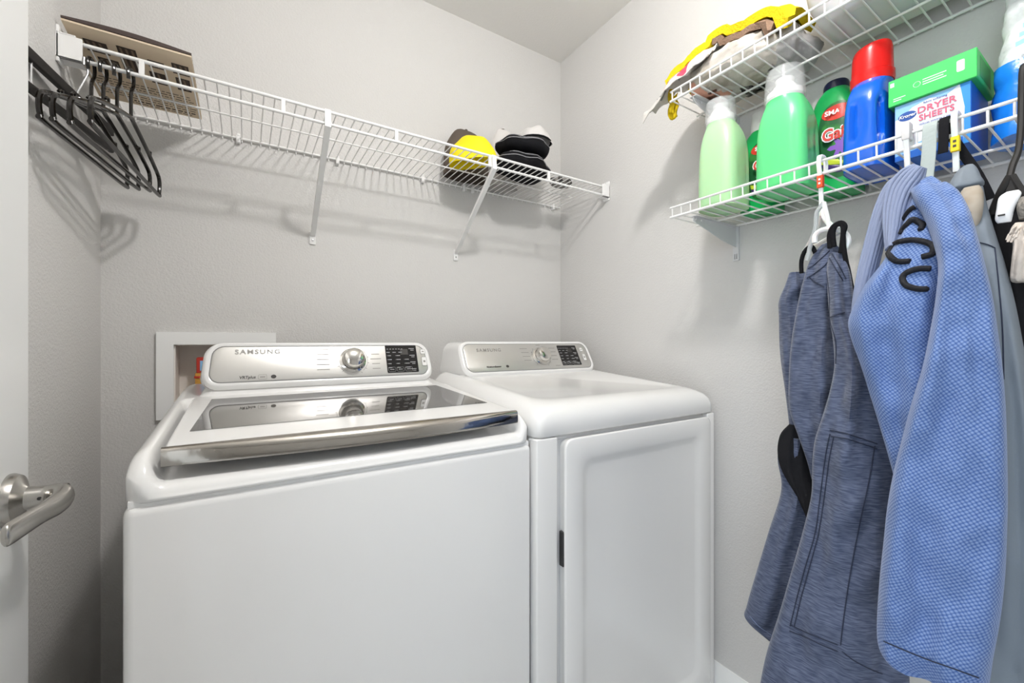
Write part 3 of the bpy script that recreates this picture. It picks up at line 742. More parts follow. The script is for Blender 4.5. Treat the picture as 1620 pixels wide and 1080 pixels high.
bar(na, fb, .022, .011, 'upper_bar'); bar(na-UP*.058, fb-UP*.046, .016, .011, 'lower_bar')
for f in (.06, .94):
    p = na.lerp(fb, f); MB().tube([p, p-UP*.055], .0018, 8).obj('pin', 'steel_pin', chg)
mid = na.lerp(fb, .5)
MB().tube([mid+UP*.008, Vector((-.2893, YL+.012, ZL2-.02)), Vector((-.2893, YL+.012, ZL2+.002)), Vector((-.2893, YL, ZL2+.0085)), Vector((-.2893, YL-.012, ZL2+.002)), Vector((-.2893, YL-.014, ZL2-.014))], .0022, 8).obj('hook', 'steel_pin', chg)

# ------------------------------------------------------------------ detergent bottles and cartons on the lower right shelf
BZ = ZD1+.0018
def bottle(label, m, cx, cy, wx, wy, hb_, neck, capkind, capm, labelm=None, group=None, cap_c=(0, 0), cap_r=.040, cap_h=.062, grip=False, ln=(-.80, -.60), dent=None):
    r = thing('detergent_bottle', (cx, cy, BZ), label, 'bottle', group)
    prof = [(.90, 0, 0), (.97, 0, .006), (1, 0, .02), (1, 0, .3), (.985, 0, .5), (.955, 0, .66), (.905, .03, .78), (.84, .14, .87), (.77, .36, .935), (.72, .75, .978), (.70, 1, 1)]
    samp = cr(prof, 4); rings = []
    nx, ny = cap_c
    for k, mix, hz in samp:
        mix = max(0, min(1, mix)); hz = max(0, hz); rg = []
        for j in range(48):
            th = 2*PI*j/48; c_, s_ = math.cos(th), math.sin(th); e = .52
            bx2 = wx/2*k*math.copysign(abs(c_)**e, c_); by2 = wy/2*k*math.copysign(abs(s_)**e, s_)
            rx, ry = neck*c_, neck*s_
            x_ = bx2*(1-mix)+rx*mix; y_ = by2*(1-mix)+ry*mix
            off = mix
            # finger groove down the room side and the label side
            g = math.exp(-((th-1.62*PI)/.16)**2)*math.exp(-((hz-.50)/.30)**2)*.10 + math.exp(-((th-1.18*PI)/.10)**2)*math.exp(-((hz-.55)/.22)**2)*.04
            if dent:
                for th0, h0, rt, rh, dp in dent:
                    dd_ = math.sqrt(((th-th0)/rt)**2+((hz-h0)/rh)**2); g += dp*(1-sstep(.65, 1.0, dd_))
            x_ *= 1-g*(1 if grip else .5); y_ *= 1-g*(1 if grip else .5)
            rg.append(Vector((cx+nx*off+x_, cy+ny*off+y_, BZ+hz*hb_)))
        rings.append(rg)
    body = MB().loft(rings); bo = body.obj('body', m, r, 60)
    ct = Vector((cx+nx, cy+ny, BZ+hb_))
    if capkind == 'clear':
        MB().lathe(ct, UP, [(neck*.98, -.004), (neck*1.02, .006), (neck*.95, .010), (neck*.95, .020), (.026, .022), (.024, .034), (.018, .040), (.020, .052), (.010, .056), (.0, .056)], 28).obj('spout', 'cap_white', r, 40)
        MB().lathe(ct, UP, [(cap_r*1.03, .004), (cap_r*1.02, .020), (cap_r*.99, .040), (cap_r*.95, .060), (cap_r*.90, cap_h-.002), (cap_r*.84, cap_h), (0, cap_h), (0, cap_h-.002), (cap_r*.82, cap_h-.002), (cap_r*.93, .058), (cap_r*.98, .02), (cap_r*1.0, .004)], 32).obj('cap', 'clear_cap', r, 40)
    elif capkind == 'tall':
        M2 = TR(*ct) @ RX(0)
        prof2 = [(neck*1.02, -.002), (neck*1.06, .004), (neck*1.06, .018), (neck*1.0, .020), (neck*.99, .030)]
        lath = [(a_, h_) for a_, h_ in prof2]
        rg = []
        for a_, h_ in lath+[(neck*.97, .06), (neck*.93, cap_h-.004), (neck*.88, cap_h), (neck*.80, cap_h+.001)]:
            rg.append([ct+Vector((a_*math.cos(2*PI*j/32), a_*math.sin(2*PI*j/32), h_ - (0 if h_ < .05 else -(math.sin(2*PI*j/32)*-.14)*a_))) for j in range(32)])
        MB().loft(rg).obj('cap', capm, r, 35)
    else:
        MB().lathe(ct, UP, [(neck*1.06, -.002), (neck*1.06, cap_h*.5), (neck*1.0, cap_h-.003), (neck*.9, cap_h), (0, cap_h)], 28).obj('cap', capm, r, 40)
    if labelm:
        # the label wraps the face that looks to the room's door
        tree = body.bvh(); lnv = Vector((ln[0], ln[1], 0)).normalized(); luv = Vector((-lnv.y, lnv.x, 0))
        def drop(x_, z_):
            p0 = Vector((cx, cy, BZ+z_))+luv*x_
            hit = tree.ray_cast(p0+lnv*.3, -lnv)
            return hit[0] if hit[0] else p0
        def patch(name, outline, mm, off, c0):
            n_ = len(outline); cen = c0
            vs = []; fs = []
            K = 5
            for k in range(K+1):
                for a_, z_ in outline:
                    t_ = k/K; p = drop(cen[0]+(a_-cen[0])*max(t_, .01), cen[1]+(z_-cen[1])*max(t_, .01)); vs.append(p+lnv*off)
            for k in range(K):
                for j in range(n_): fs.append((k*n_+j, k*n_+(j+1) % n_, (k+1)*n_+(j+1) % n_, (k+1)*n_+j))
            return MB().add(vs, fs).obj(name, mm, lb if lb else r, 60)
        lb = None
        zc_ = hb_*.46; a0 = wx*.40; b0 = hb_*.36
        lb = patch('label', [(a0*math.copysign(abs(math.cos(t_*PI/16))**.75, math.cos(t_*PI/16)), zc_+b0*math.copysign(abs(math.sin(t_*PI/16))**.75, math.sin(t_*PI/16))) for t_ in range(32)], labelm, .0006, (0, zc_))
        ROOT[lb.name] = ROOT[r.name]
        patch('label_banner', [(a0*.80*math.cos(t_*PI/10), zc_+b0*.72+b0*.20*math.sin(t_*PI/10)) for t_ in range(20)], 'label_red', .0012, (0, zc_+b0*.72))
        patch('label_flower', [((.60+.3*math.cos(t_*PI/2.5))*a0*.75*math.cos(t_*PI/15)+a0*.15, zc_-b0*.20+(.6+.3*math.cos(t_*PI/2.5))*b0*.42*math.sin(t_*PI/15)) for t_ in range(30)], 'label_purple_light', .0010, (a0*.15, zc_-b0*.20))
        patch('label_band', [(a_*a0, zc_+z_*b0) for a_, z_ in ((-.85, -.42), (0, -.52), (.85, -.62), (.80, -.74), (0, -.66), (-.80, -.56))], 'label_yellow', .0014, (0, zc_-b0*.58))
        patch('label_band', [(a_*a0, zc_+z_*b0) for a_, z_ in ((-.80, -.57), (0, -.67), (.78, -.76), (.62, -.90), (0, -.86), (-.66, -.76))], 'label_purple', .0014, (0, zc_-b0*.74))
        uvec_ = luv+Vector((0, 0, .10))
        pg = drop(0, zc_+b0*.14)+lnv*.0022
        text('label_lettering', 'Gain', hb_*.150, pg, uvec_, (0, 0, 1), 'cap_white', lb, .0036, .0003, xscale=.80)
        text('label_lettering', 'Gain', hb_*.150, pg+lnv*.0008, uvec_, (0, 0, 1), 'label_red', lb, .0010, .0004, xscale=.80)
        text('label_lettering', 'SMART', hb_*.06, drop(0, zc_+b0*.72)+lnv*.0018, luv+Vector((0, 0, .08)), (0, 0, 1), 'cap_white', lb, .0004, .0003)
    return r
bottle('pale green translucent detergent bottle with clear cap at the end of the shelf', 'green_pale', 1.088, .648, .108, .104, .232, .035, 'clear', None, cap_r=.038, cap_h=.050, cap_c=(-.004, .006), dent=[(1.55*PI, .42, .35, .30, .12)])
bottle('green detergent bottle with grey-white cap behind the pale green bottle', 'green_deep', 1.199, .604, .090, .094, .222, .026, 'low', 'cap_grey', 'label_green', cap_h=.050, ln=(-.85, -.52))
bottle('large bright green detergent bottle with tall clear cap', 'green', 1.090, .491, .112, .112, .218, .039, 'clear', None, cap_r=.042, cap_h=.074, cap_c=(-.004, .004), grip=True, dent=[(1.52*PI, .45, .35, .34, .08)])
bottle('green detergent bottle with dark navy cap and printed label beside the blue bottle', 'green_deep', 1.199, .432, .090, .098, .250, .024, 'low', 'navy', 'label_green', cap_h=.018, ln=(-.93, -.36))
bottle('glossy blue detergent bottle with red cap', 'blue_bottle', 1.122, .3405, .136, .074, .190, .035, 'tall', 'red_cap', cap_h=.074, cap_c=(.0, .0), grip=True, dent=[(1.25*PI, .50, .26, .28, .22), (.97*PI, .50, .12, .30, .14)])

# dryer sheet cartons
dsx = 1.085
c1 = thing('dryer_sheet_carton', (1.15, .245, BZ), 'white and blue dryer sheets carton under the green carton', 'carton')
by0, by1 = .190, .294
p_lo = BZ; p_hi = BZ+.110
MB().box((dsx, by0, p_lo), (1.212, by1, p_hi), .001, 1).obj('box', 'carton_blue_dark', c1, 0)
fu, fv = Vector((0, -1, 0)), Vector((0, 0, 1)); fo = Vector((dsx, by1, BZ))     # front face frame: u runs toward the room's door
FWid = by1-by0; FH = p_hi-p_lo
def face(outline, off, name, m, par): return plate(outline, fo-Vector((off, 0, 0)), fu, fv, .0003).obj(name, m, par, 0)
fp = face(rect2(0.001, FWid-.001, .001, FH-.001), .0, 'front_print', 'carton_white', c1)
face([(0.001, FH-.001), (0.001, FH-.028), (.012, FH-.026), (.026, FH-.012), (.05, FH-.006), (.07, FH-.012), (.088, FH-.002)], .0004, 'print_wave', 'carton_lightblue', fp)
face([(FWid-.010, .001), (FWid-.001, .001), (FWid-.001, FH-.001), (FWid-.014, FH-.001), (FWid-.008, FH*.6)], .0004, 'print_wave', 'carton_blue', fp)
face([(0.001, .001), (FWid-.010, .001), (FWid-.010, .030), (.07, .036), (.04, .028), (.001, .024)], .0004, 'print_wave', 'carton_lightblue', fp)
face([(.001, .001), (FWid-.010, .001), (FWid-.010, .014), (.05, .018), (.001, .010)], .0007, 'print_wave', 'carton_blue_dark', fp)
el = [(.019+.0135*math.cos(t*PI/12), .084+.0085*math.sin(t*PI/12)) for t in range(24)]
face(el, .0006, 'logo', 'blue_ink', fp)
fo2 = fo-Vector((.0012, 0, 0))
def ftext(body, size, x_, z_, m, par, bold=0, sh=0, xs=1.0): return text('lettering', body, size, fo2+fu*x_+fv*z_, fu, fv, m, par, bold, .0002, shear=sh, xscale=xs)
ftext('Kroger', .0085, .019, .084, 'print_white', fp, 0.0002, .2)
ftext('fabric softening', .0052, .058, .0985, 'blue_ink', fp)
ftext('DRYER', .0165, .0595, .0865, 'pink_ink', fp, .0003, 0, 1.05)
ftext('SHEETS', .0160, .0595, .0715, 'pink_ink', fp, .0003, 0, 0.93)
ftext('reduces wrinkles + static', .0046, .059, .0600, 'blue_ink', fp)
c2 = thing('dryer_sheet_carton', (1.15, .245, p_hi), 'bright green carton lying on the dryer sheets carton', 'carton')
MB().box((dsx-.006, by0-.008, p_hi), (1.212, by1+.008, p_hi+.052), .001, 1).obj('box', 'carton_green', c2, 0)
fo3 = Vector((dsx-.006, by1+.008, p_hi)); 
gp = MB()
for k in range(4): plate(rect2(.050, .082-.004*(k % 2), .030-k*.0045, .0315-k*.0045), fo3, fu, fv, .0003, gp)
for k in range(2): plate(rect2(.008, .026-.006*k, .012-k*.004, .0135-k*.004), fo3-Vector((.0009, 0, 0)), fu, fv, .0003, gp)
tag(gp.obj('small_print', 'print_white', c2, 0), kind='stuff')
MB().tube(frame_pts([(.042+.005*math.cos(t*PI/8), .026+.005*math.sin(t*PI/8)) for t in range(16)], fo3, fu, fv), .0005, 4, True).obj('round_mark', 'print_white', c2, 0)
plate([(.100+x, .030+y) for x, y in rrect(.010, .020, .002, 2)], fo3, fu, fv, .0003).obj('badge', 'print_white', c2, 0)
plate(rect2(.003, .009, .038, .046), fo3, fu, fv, .0003).obj('badge', 'print_white', c2, 0)
plate(rect2(.0005, by1-by0+.0155, .001, .0190), fo3, fu, fv, .0009).obj('flap', 'carton_green', c2, 0)
plate(rect2(.02, .10, .008, .044), Vector((dsx-.006, by0-.008, p_hi)), (1, 0, 0), (0, 0, 1), .0003).obj('end_print', 'carton_green_dark', c2, 0)
# blue pouch at the end
pb = thing('plastic_pouch', (1.16, .135, BZ), 'blue and clear crinkled plastic pouch beside the dryer sheets carton', 'pouch')
def pouch(z0, z1, m, name, par, wtop):
    rings = []
    for i in range(15):
        t = i/14; z_ = z0+(z1-z0)*t; rg = []
        T = (z_-BZ)/.27
        dep = .050*(1-T)**.7+.004; wid = .046*(1-wtop*T)
        for j in range(30):
            th = 2*PI*j/30
            p = Vector((1.160+dep*math.cos(th), .130+wid*math.copysign(abs(math.sin(th))**.7, math.sin(th)), z_))
            d = noise.noise(p*45)*.005+noise.noise(p*110)*.002
            rg.append(p+Vector((math.cos(th), math.sin(th), 0))*d)
        rings.append(rg)
    return MB().loft(rings).obj(name, m, par, 60)
pouch(BZ, BZ+.135, 'bag_blue', 'lower_pouch', pb, .1)
pouch(BZ+.1345, BZ+.262, 'bag_clear', 'upper_pouch', pb, .35)
q = MB()
for k in range(3): q.prism([(1.112, .143-k*.004, BZ+.150+k*.014), (1.112, .118-k*.004, BZ+.155+k*.014), (1.1125, .118-k*.004, BZ+.163+k*.014), (1.1125, .143-k*.004, BZ+.158+k*.014)], (-.0006, 0, 0))
tag(q.obj('pouch_print', 'carton_lightblue', pb, 0), kind='stuff')

# ------------------------------------------------------------------ upper shelf: plastic bags, towel, tub
UZ = ZD2+.0020
def crumple(c, size, seed, nu=56, nv=28, amp=.02, freq=16, flat=True):
    rings = []
    for i in range(nv+1):
        ph = -PI/2+PI*i/nv; rg = []
        for j in range(nu):
            th = 2*PI*j/nu; cs = lambda q, e: math.copysign(abs(q)**e, q)
            k = max(.02, math.cos(ph))**.6
            p = Vector((size[0]*cs(math.cos(th), .8)*k, size[1]*cs(math.sin(th), .8)*k, size[2]*math.sin(ph)))
            w_ = Vector(c)+p
            d = (1-2*abs(noise.noise(w_*freq+Vector((seed, 0, 0)))))*amp*.6+(1-2*abs(noise.noise(w_*freq*2.3+Vector((0, seed, 0)))))*amp*.35+noise.noise(w_*freq*5)*amp*.12
            p += Vector((p.x/size[0], p.y/size[1], p.z/size[2])).normalized()*(d-amp*.3)
            q = Vector(c)+p
            q.z = max(q.z, UZ+.0005)
            q.x = min(q.x, XR-.004)
            rg.append(q)
        rings.append(rg)
    return MB().loft(rings)
bp = thing('plastic_bag_bundle', (1.13, .61, UZ), 'crumpled bundle of white plastic grocery bags on the upper right shelf', 'plastic bags')
PILE = []
def bag_part(mb, m): PILE.append(mb.bvh()); return mb.obj('bag', m, bp, 70)
bag_part(crumple((1.120, .625, UZ+.042), (.090, .125, .042), 3.0), 'bag_white')
bag_part(crumple((1.155, .520, UZ+.044), (.078, .058, .044), 9.0, 44, 22), 'bag_grey')
bag_part(crumple((1.165, .600, UZ+.024), (.050, .045, .024), 6.0, 36, 18, .014), 'grey_pattern')
bag_part(crumple((1.110, .690, UZ+.034), (.060, .050, .034), 5.0, 36, 18, .014), 'bag_pink')
hb_ = thing('hanging_plastic_bag', (1.03, .72, UZ), 'white printed plastic bag draped over the end of the upper shelf', 'plastic bag')
def sheet(pathfn, nu, nv, th, name, m, par):
    """thin cloth with thickness: pathfn(u,v)->point"""
    P_ = [[pathfn(i/nu, j/nv) for j in range(nv+1)] for i in range(nu+1)]
    vs, vs2 = [], []
    for i in range(nu+1):
        for j in range(nv+1):
            a = P_[min(i+1, nu)][j]-P_[max(i-1, 0)][j]; b_ = P_[i][min(j+1, nv)]-P_[i][max(j-1, 0)]
            n_ = a.cross(b_).normalized(); vs.append(P_[i][j]+n_*th/2); vs2.append(P_[i][j]-n_*th/2)
    n_ = nv+1; K = len(vs); fs = []
    for i in range(nu):
        for j in range(nv):
            q = (i*n_+j, i*n_+j+1, (i+1)*n_+j+1, (i+1)*n_+j); fs.append(q); fs.append(tuple(K+k for k in reversed(q)))
    for i in range(nu):
        for j in (0, nv): fs.append((i*n_+j, (i+1)*n_+j, K+(i+1)*n_+j, K+i*n_+j))
    for j in range(nv):
        for i in (0, nu): fs.append((i*n_+j, i*n_+j+1, K+i*n_+j+1, K+i*n_+j))
    mb = MB().add(vs, fs) if False else MB().add(vs+vs2, fs)
    return mb.obj(name, m, par, 60) if name else mb
def top_of(x, y, r=.010):
    z = -1.0
    for dx_, dy_ in ((0, 0), (r, 0), (-r, 0), (0, r), (0, -r), (r*.7, r*.7), (-r*.7, r*.7), (r*.7, -r*.7), (-r*.7, -r*.7)):
        for t_ in PILE:
            h_ = t_.ray_cast(Vector((x+dx_, y+dy_, UZ+.5)), Vector((0, 0, -1)))
            if h_[0] is not None: z = max(z, h_[0].z)
    return z
def hang_fn(u_, v_):
    # u: along the shelf from y=.62 to past its end, v: from over the lip to the middle
    y = .640+.215*u_; drop = max(0, (u_-.45))**1.5*.10
    x = 1.008+.110*v_*(1-.45*u_)
    z = UZ+.062+.045*math.sin(PI*min(1, v_*.9+.1))*(1-.7*u_)-drop-(.050*(1-v_)**2)*(.3+.7*u_)
    p = Vector((x, y, z)); p.z += noise.noise(p*28)*.016+noise.noise(p*70)*.005; p.x += noise.noise(p*24+Vector((4, 0, 0)))*.012
    p.z = max(p.z, top_of(p.x, p.y)+.0025)
    return p
hs_ = sheet(hang_fn, 30, 22, .002, 'bag_sheet', 'bag_white_print', hb_)
def patch_on(fn, cu_, cv_, ru, rv, name, m, par, off=.002):
    def f(u_, v_):
        uu, vv = cu_+(u_-.5)*ru, cv_+(v_-.5)*rv; e = .01
        n_ = (fn(uu+e, vv)-fn(uu-e, vv)).cross(fn(uu, vv+e)-fn(uu, vv-e)).normalized()
        if n_.dot(CAM-fn(uu, vv)) < 0: n_ = -n_
        return fn(uu, vv)+n_*off
    return sheet(f, 6, 6, .0006, name, m, par)
for a in ((.42, .25, .12, .18, 'bag_red'), (.62, .35, .14, .25, 'bag_pink'), (.55, .6, .10, .12, 'grey_edge'), (.80, .4, .08, .3, 'grey_edge')): patch_on(hang_fn, a[0], a[1], a[2], a[3], 'bag_print', a[4], hb_)
def world_bvh(o):
    off = ROOT[o.name]; return BVHTree.FromPolygons([tuple(v_.co+off) for v_ in o.data.vertices], [tuple(p_.vertices) for p_ in o.data.polygons])
PILE.append(world_bvh(hs_))
for c_ in hb_.children:
    if c_.name.startswith('bag_print'): PILE.append(world_bvh(c_))
def towel_fn(u_, v_):
    y = .800-.330*u_; x = 1.045+.13*v_
    z = UZ+.082+.046*math.sin(PI*min(1, .10+u_*.85))+.012*math.sin(PI*v_)-.030*(1-v_)**2
    p = Vector((x, y, z)); p.z += noise.noise(p*20)*.014; return p
def laid(fn, clear):
    def f(a, c): p = fn(a, c); p.z = max(p.z, top_of(p.x, p.y, .012)+clear); return p
    return f
tw2 = thing('towel', (1.11, .55, UZ), 'brown towel folded under the yellow towel', 'towel')
t2_ = sheet(laid(lambda a, c: towel_fn(.45+a*.45, c)+Vector((-.004, 0, -.030)), .0075), 24, 10, .014, 'towel_fold', 'towel_brown', tw2)
PILE.append(world_bvh(t2_))
tw = thing('towel', (1.11, .62, UZ), 'yellow towel lying along the top of the plastic bags', 'towel')
sheet(laid(lambda a, c: towel_fn(a, c)+Vector((0, 0, -.012)), .0105), 40, 14, .020, 'towel_fold', 'towel_yellow', tw)
tail = thing('cloth_strip', (1.06, .77, UZ-.02), 'end of a yellow cloth hanging below the upper shelf end', 'cloth')
sheet(lambda a, c: Vector((1.046+.018*c, .773+.020*math.sin(PI*c)+.004*math.sin(9*a), UZ+.045-.066*a+.01*math.sin(6*c))), 10, 8, .006, 'cloth_end', 'towel_yellow', tail)
# tub
tb = thing('storage_tub', (1.12, .22, UZ), 'large white plastic tub standing on the upper right shelf', 'tub')
rings = []
for g, z_, r_ in ((-.030, 0, .03), (-.008, .001, .045), (0, .004, .05), (.012, .016, .056), (.030, .06, .06), (.050, .20, .065), (.064, .215, .07), (.064, .222, .07), (.050, .222, .065), (.045, .21, .06), (.02, .05, .05), (-.02, .012, .04)):
    rings.append([Vector((1.128+x*(1 if x < 0 else .80), .225+y, UZ+z_)) for x, y in rrect(.170+g*1.2, .370+2*g, min(r_, .07), 8)])
MB().loft(rings).obj('tub_body', 'tub', tb, 50)
MB().box((1.060, .07, UZ-.0002), (1.150, .37, UZ+.0015), .0005, 1).obj('base_rib', 'tub', tb, 0)

# ------------------------------------------------------------------ hanging clothes
def loft_px(rows, thick, folds=(), seed=0.0, nseg=56, steps=6, e=.85, amp=.004, uvs=1.0, wr=0):
    """rows: (py, px_left, px_right, world x of the middle, relative thickness); closed cloth tube with folds"""
    R_ = cr([tuple(map(float, q)) for q in rows], steps); rings = []; uv = []; vacc = 0; prevc = None
    for i, (py, xl, xr, X, tk) in enumerate(R_):
        C = on_x((xl+xr)/2, py, X); vd = Vector((C.x, C.y, 0)).normalized(); uvec = Vector((vd.y, -vd.x, 0))
        nrm = vd
        L = on_plane(xl, 540, (C.x, C.y, CAMZ), nrm); Rr = on_plane(xr, 540, (C.x, C.y, CAMZ), nrm)
        a = (Rr-L).length/2; mid_ = (L+Rr)/2; z_ = C.z; b_ = thick*tk
        t = i/(len(R_)-1)
        if prevc is not None: vacc += (Vector((mid_.x, mid_.y, z_))-prevc).length
        prevc = Vector((mid_.x, mid_.y, z_)); rg = []
        for j in range(nseg):
            th = 2*PI*j/nseg; c_, s_ = math.cos(th), math.sin(th)
            x_ = a*math.copysign(abs(c_)**e, c_); y_ = b_*math.copysign(abs(s_)**e, s_)
            f = 0
            for (k, ph, dr_, A_) in folds:
                w_ = math.sin(k*(x_/a if a else 0)+ph+dr_*t*6); f += A_*(1-2*abs(w_)**1.4)*abs(s_)
            q = Vector((mid_.x, mid_.y, z_))+uvec*x_+vd*(y_)
            q += vd*(math.copysign(1, s_)*f*min(1, a/.035))
            nz = Vector((q.x*9, q.y*9, q.z*4))+Vector((seed, seed*2, 0))
            q += vd*noise.noise(nz*2.2)*amp*2*abs(s_)+(vd*math.copysign(1, s_)*noise.noise(nz*6)*amp)*abs(s_)
            if wr: q += vd*math.copysign(1, s_)*abs(s_)*wr*(1-2*abs(noise.noise(Vector(((q.x+q.y)*7+seed, (q.x-q.y)*3, q.z*11+(q.y-q.x)*7)))))
            rg.append(q)
        j0 = 3*nseg//4; us = [0.0]*nseg; acc = 0.0
        for k_ in range(1, nseg//2+1): acc += (rg[(j0+k_) % nseg]-rg[(j0+k_-1) % nseg]).length; us[(j0+k_) % nseg] = acc*uvs
        acc = 0.0
        for k_ in range(1, nseg//2): acc += (rg[(j0-k_) % nseg]-rg[(j0-k_+1) % nseg]).length; us[(j0-k_) % nseg] = -acc*uvs
        uv += [(u_, vacc*uvs) for u_ in us]
        rings.append(rg)
    mb = MB().loft(rings); mb.uv = uv; return mb
def drape(tree, pxs, off=.0015, n=6, fallback=.9):
    pts = []
    for px, py in cr(pxs, n):
        d = ray(px, py).normalized(); h_ = tree.ray_cast(CAM, d)
        if h_[0] is not None: pts.append(h_[0]-d*off)
    return pts
def seam(name, tree, pxs, r, m, par, n=6):
    p = drape(tree, pxs, n=n)
    if len(p) > 2: return MB().tube(p, r, 6).obj(name, m, par)

def white_hanger(label, y, tagm, clearm, xh=XLIP, drop=.115):
    r = thing('clothes_hanger', (xh, y, ZD1+.03), label, 'hanger')
    zt = ZD1+.027
    hook = [(xh+.018, zt-.022), (xh+.019, zt-.004), (xh+.011, zt+.0075), (xh, zt+.0095), (xh-.011, zt+.006), (xh-.0135, zt-.010), (xh-.009, zt-.030), (xh-.004, zt-.060), (xh, zt-drop)]
    pts = cr(hook, 4); rg = []
    for i, (x_, z_) in enumerate(pts):
        a = pts[max(0, i-1)]; c = pts[min(len(pts)-1, i+1)]; t = Vector((c[0]-a[0], 0, c[1]-a[1])).normalized(); n_ = Vector((t.z, 0, -t.x))
        rg.append([Vector((x_, y, z_))+n_*p+Vector((0, 1, 0))*q for p, q in rrect(.0050, .0085, .0016, 2)])
    MB().loft(rg).obj('hook', clearm, r, 50)
    tg = Vector((xh-.0075, y, zt-.044))
    MB().box((tg.x-.0035, y-.0055, tg.z-.014), (tg.x+.0065, y+.0055, tg.z+.012), .001, 1).obj('size_tag', tagm, r, 30) if tagm else None
    if tagm:
        q = MB()
        for k in range(2): q.box((tg.x-.0040, y-.002, tg.z-.007+k*.008), (tg.x-.0034, y+.002, tg.z-.003+k*.008))
        q.obj('tag_print', 'print_white' if tagm == 'tag_orange' else 'print_dark', r, 0)
    return r, Vector((xh, y, zt-drop))

# --- trousers on a white hanger
hy = on_x(1300, 262, XLIP).y
wh, hc = white_hanger('white plastic clip hanger with an orange size tag holding the grey-blue trousers', hy, 'tag_orange', 'hanger_white')
for sg in (-1, 1):
    e_ = Vector((hc.x+sg*.072, hc.y+.062*sg, hc.z-.055))
    arm = cr([tuple(hc+UP*.030), tuple(hc+Vector((sg*.010, sg*.008, -.006))), tuple(hc+Vector((sg*.040, sg*.034, -.036))), tuple(e_)], 5)
    MB().tube(arm, .0048, 8).obj('arm', 'hanger_white', wh)
MB().tube([hc+Vector((-.072, -.062, -.055)), hc+Vector((.072, .062, -.055))], .0042, 8).obj('crossbar', 'hanger_white', wh)
ch_ = [on_x(px, py, .955) for px, py in ((1289, 384), (1290, 372), (1300, 364), (1318, 362), (1333, 366), (1341, 376), (1340, 390), (1333, 395))]
MB().tube([Vector(p) for p in cr([tuple(p) for p in ch_], 4)], .0050, 8).obj('side_hook', 'hanger_white', wh)
MB().tube([on_x(px, py, .965) for px, py in ((1303, 320), (1292, 336), (1290, 362), (1281, 392), (1277, 412))], .0042, 8).obj('side_frame', 'hanger_clear', wh)
MB().tube([on_x(px, py, .965) for px, py in ((1303, 320), (1309, 345), (1313, 366))], .0042, 8).obj('side_frame', 'hanger_white', wh)

tr = thing('trousers', on_x(1310, 395, .98), 'grey-blue cotton trousers hanging from the white clip hanger', 'trousers')
far = loft_px([(690, 1236, 1300, 1.0, .8), (730, 1230, 1310, 1.0, .9), (780, 1236, 1310, 1.0, 1), (850, 1216, 1305, .995, 1), (920, 1196, 1300, .99, 1), (975, 1181, 1290, .985, 1), (992, 1180, 1285, .985, .95), (1016, 1214, 1285, .985, .85), (1024, 1226, 1284, .985, .8)], .035, ((3, .4, .4, .006), (5, 1, .3, .003)), 3.0, wr=.005)
far.obj('far_leg', 'pants_weave', tr, 70)
seam('hem_stitch', far.bvh(), [(1186, 974), (1200, 990), (1214, 1000), (1224, 1008)], .0008, 'stitch_light', tr)
side = loft_px([(432, 1248, 1275, 1.02, .6), (450, 1242, 1285, 1.02, .9), (475, 1232, 1290, 1.02, 1), (500, 1232, 1295, 1.02, 1.1), (560, 1234, 1295, 1.02, 1), (620, 1242, 1295, 1.015, 1), (670, 1248, 1290, 1.015, .9), (700, 1250, 1290, 1.01, .8)], .030, ((4, .2, .8, .004), (7, 1, -.5, .003)), 6.0, amp=.008, wr=.010)
side.obj('gathered_waist', 'pants_weave', tr, 70)
front = loft_px([(386, 1300, 1318, .990, .35), (396, 1290, 1330, .990, .6), (412, 1280, 1340, .988, .8), (440, 1271, 1344, .986, 1), (480, 1262, 1340, .984, 1), (540, 1252, 1340, .980, 1), (600, 1248, 1340, .976, 1), (650, 1249, 1335, .972, 1), (690, 1262, 1330, .968, .9), (730, 1276, 1325, .965, .7), (760, 1284, 1320, .965, .4)], .030, ((2.6, .4, -.2, .008), (5.2, 1.2, .3, .003)), 4.1, steps=8, nseg=72, amp=.006, wr=.006)
front.obj('front_panel', 'pants_weave', tr, 70); ft_ = front.bvh()
near = loft_px([(402, 1312, 1332, .968, .4), (420, 1308, 1344, .962, .7), (450, 1309, 1350, .955, .9), (500, 1312, 1356, .948, 1), (540, 1318, 1376, .942, 1.1), (580, 1320, 1392, .938, 1.15), (620, 1313, 1402, .936, 1.15), (660, 1302, 1412, .934, 1.15), (700, 1290, 1422, .932, 1.15), (730, 1286, 1428, .930, 1.15), (760, 1285, 1430, .928, 1.15), (800, 1283, 1434, .925, 1.15), (860, 1270, 1436, .92, 1.15), (930, 1252, 1436, .915, 1.15), (1000, 1234, 1438, .91, 1.15), (1080, 1212, 1440, .905, 1.15), (1150, 1200, 1438, .90, 1.1), (1215, 1192, 1432, .90, 1.0)],
               .038, ((2.3, .9, -.22, .010), (4.1, .2, .30, .005)), 1.5, steps=8, nseg=84, amp=.008, wr=.006)
near.obj('near_leg', 'pants_weave', tr, 70)
nt_ = near.bvh()
for pl_ in ([(1313, 686), (1306, 720), (1298, 780), (1290, 840), (1276, 890), (1262, 940), (1250, 990)], [(1319, 690), (1312, 724), (1304, 784), (1295, 842), (1282, 892), (1268, 942), (1256, 992)],
            [(1313, 680), (1340, 686), (1365, 694), (1388, 702)], [(1315, 690), (1340, 694), (1365, 702), (1388, 710)], [(1250, 988), (1275, 1000), (1300, 1010), (1325, 1020)], [(1249, 998), (1275, 1008), (1300, 1020), (1325, 1030)],
            [(1384, 705), (1375, 760), (1362, 820), (1350, 880), (1340, 940), (1332, 1000), (1330, 1020)], [(1332, 1030), (1350, 1044), (1372, 1056), (1396, 1066)]):
    seam('seam_stitch', nt_, pl_, .0009, 'stitch', tr)
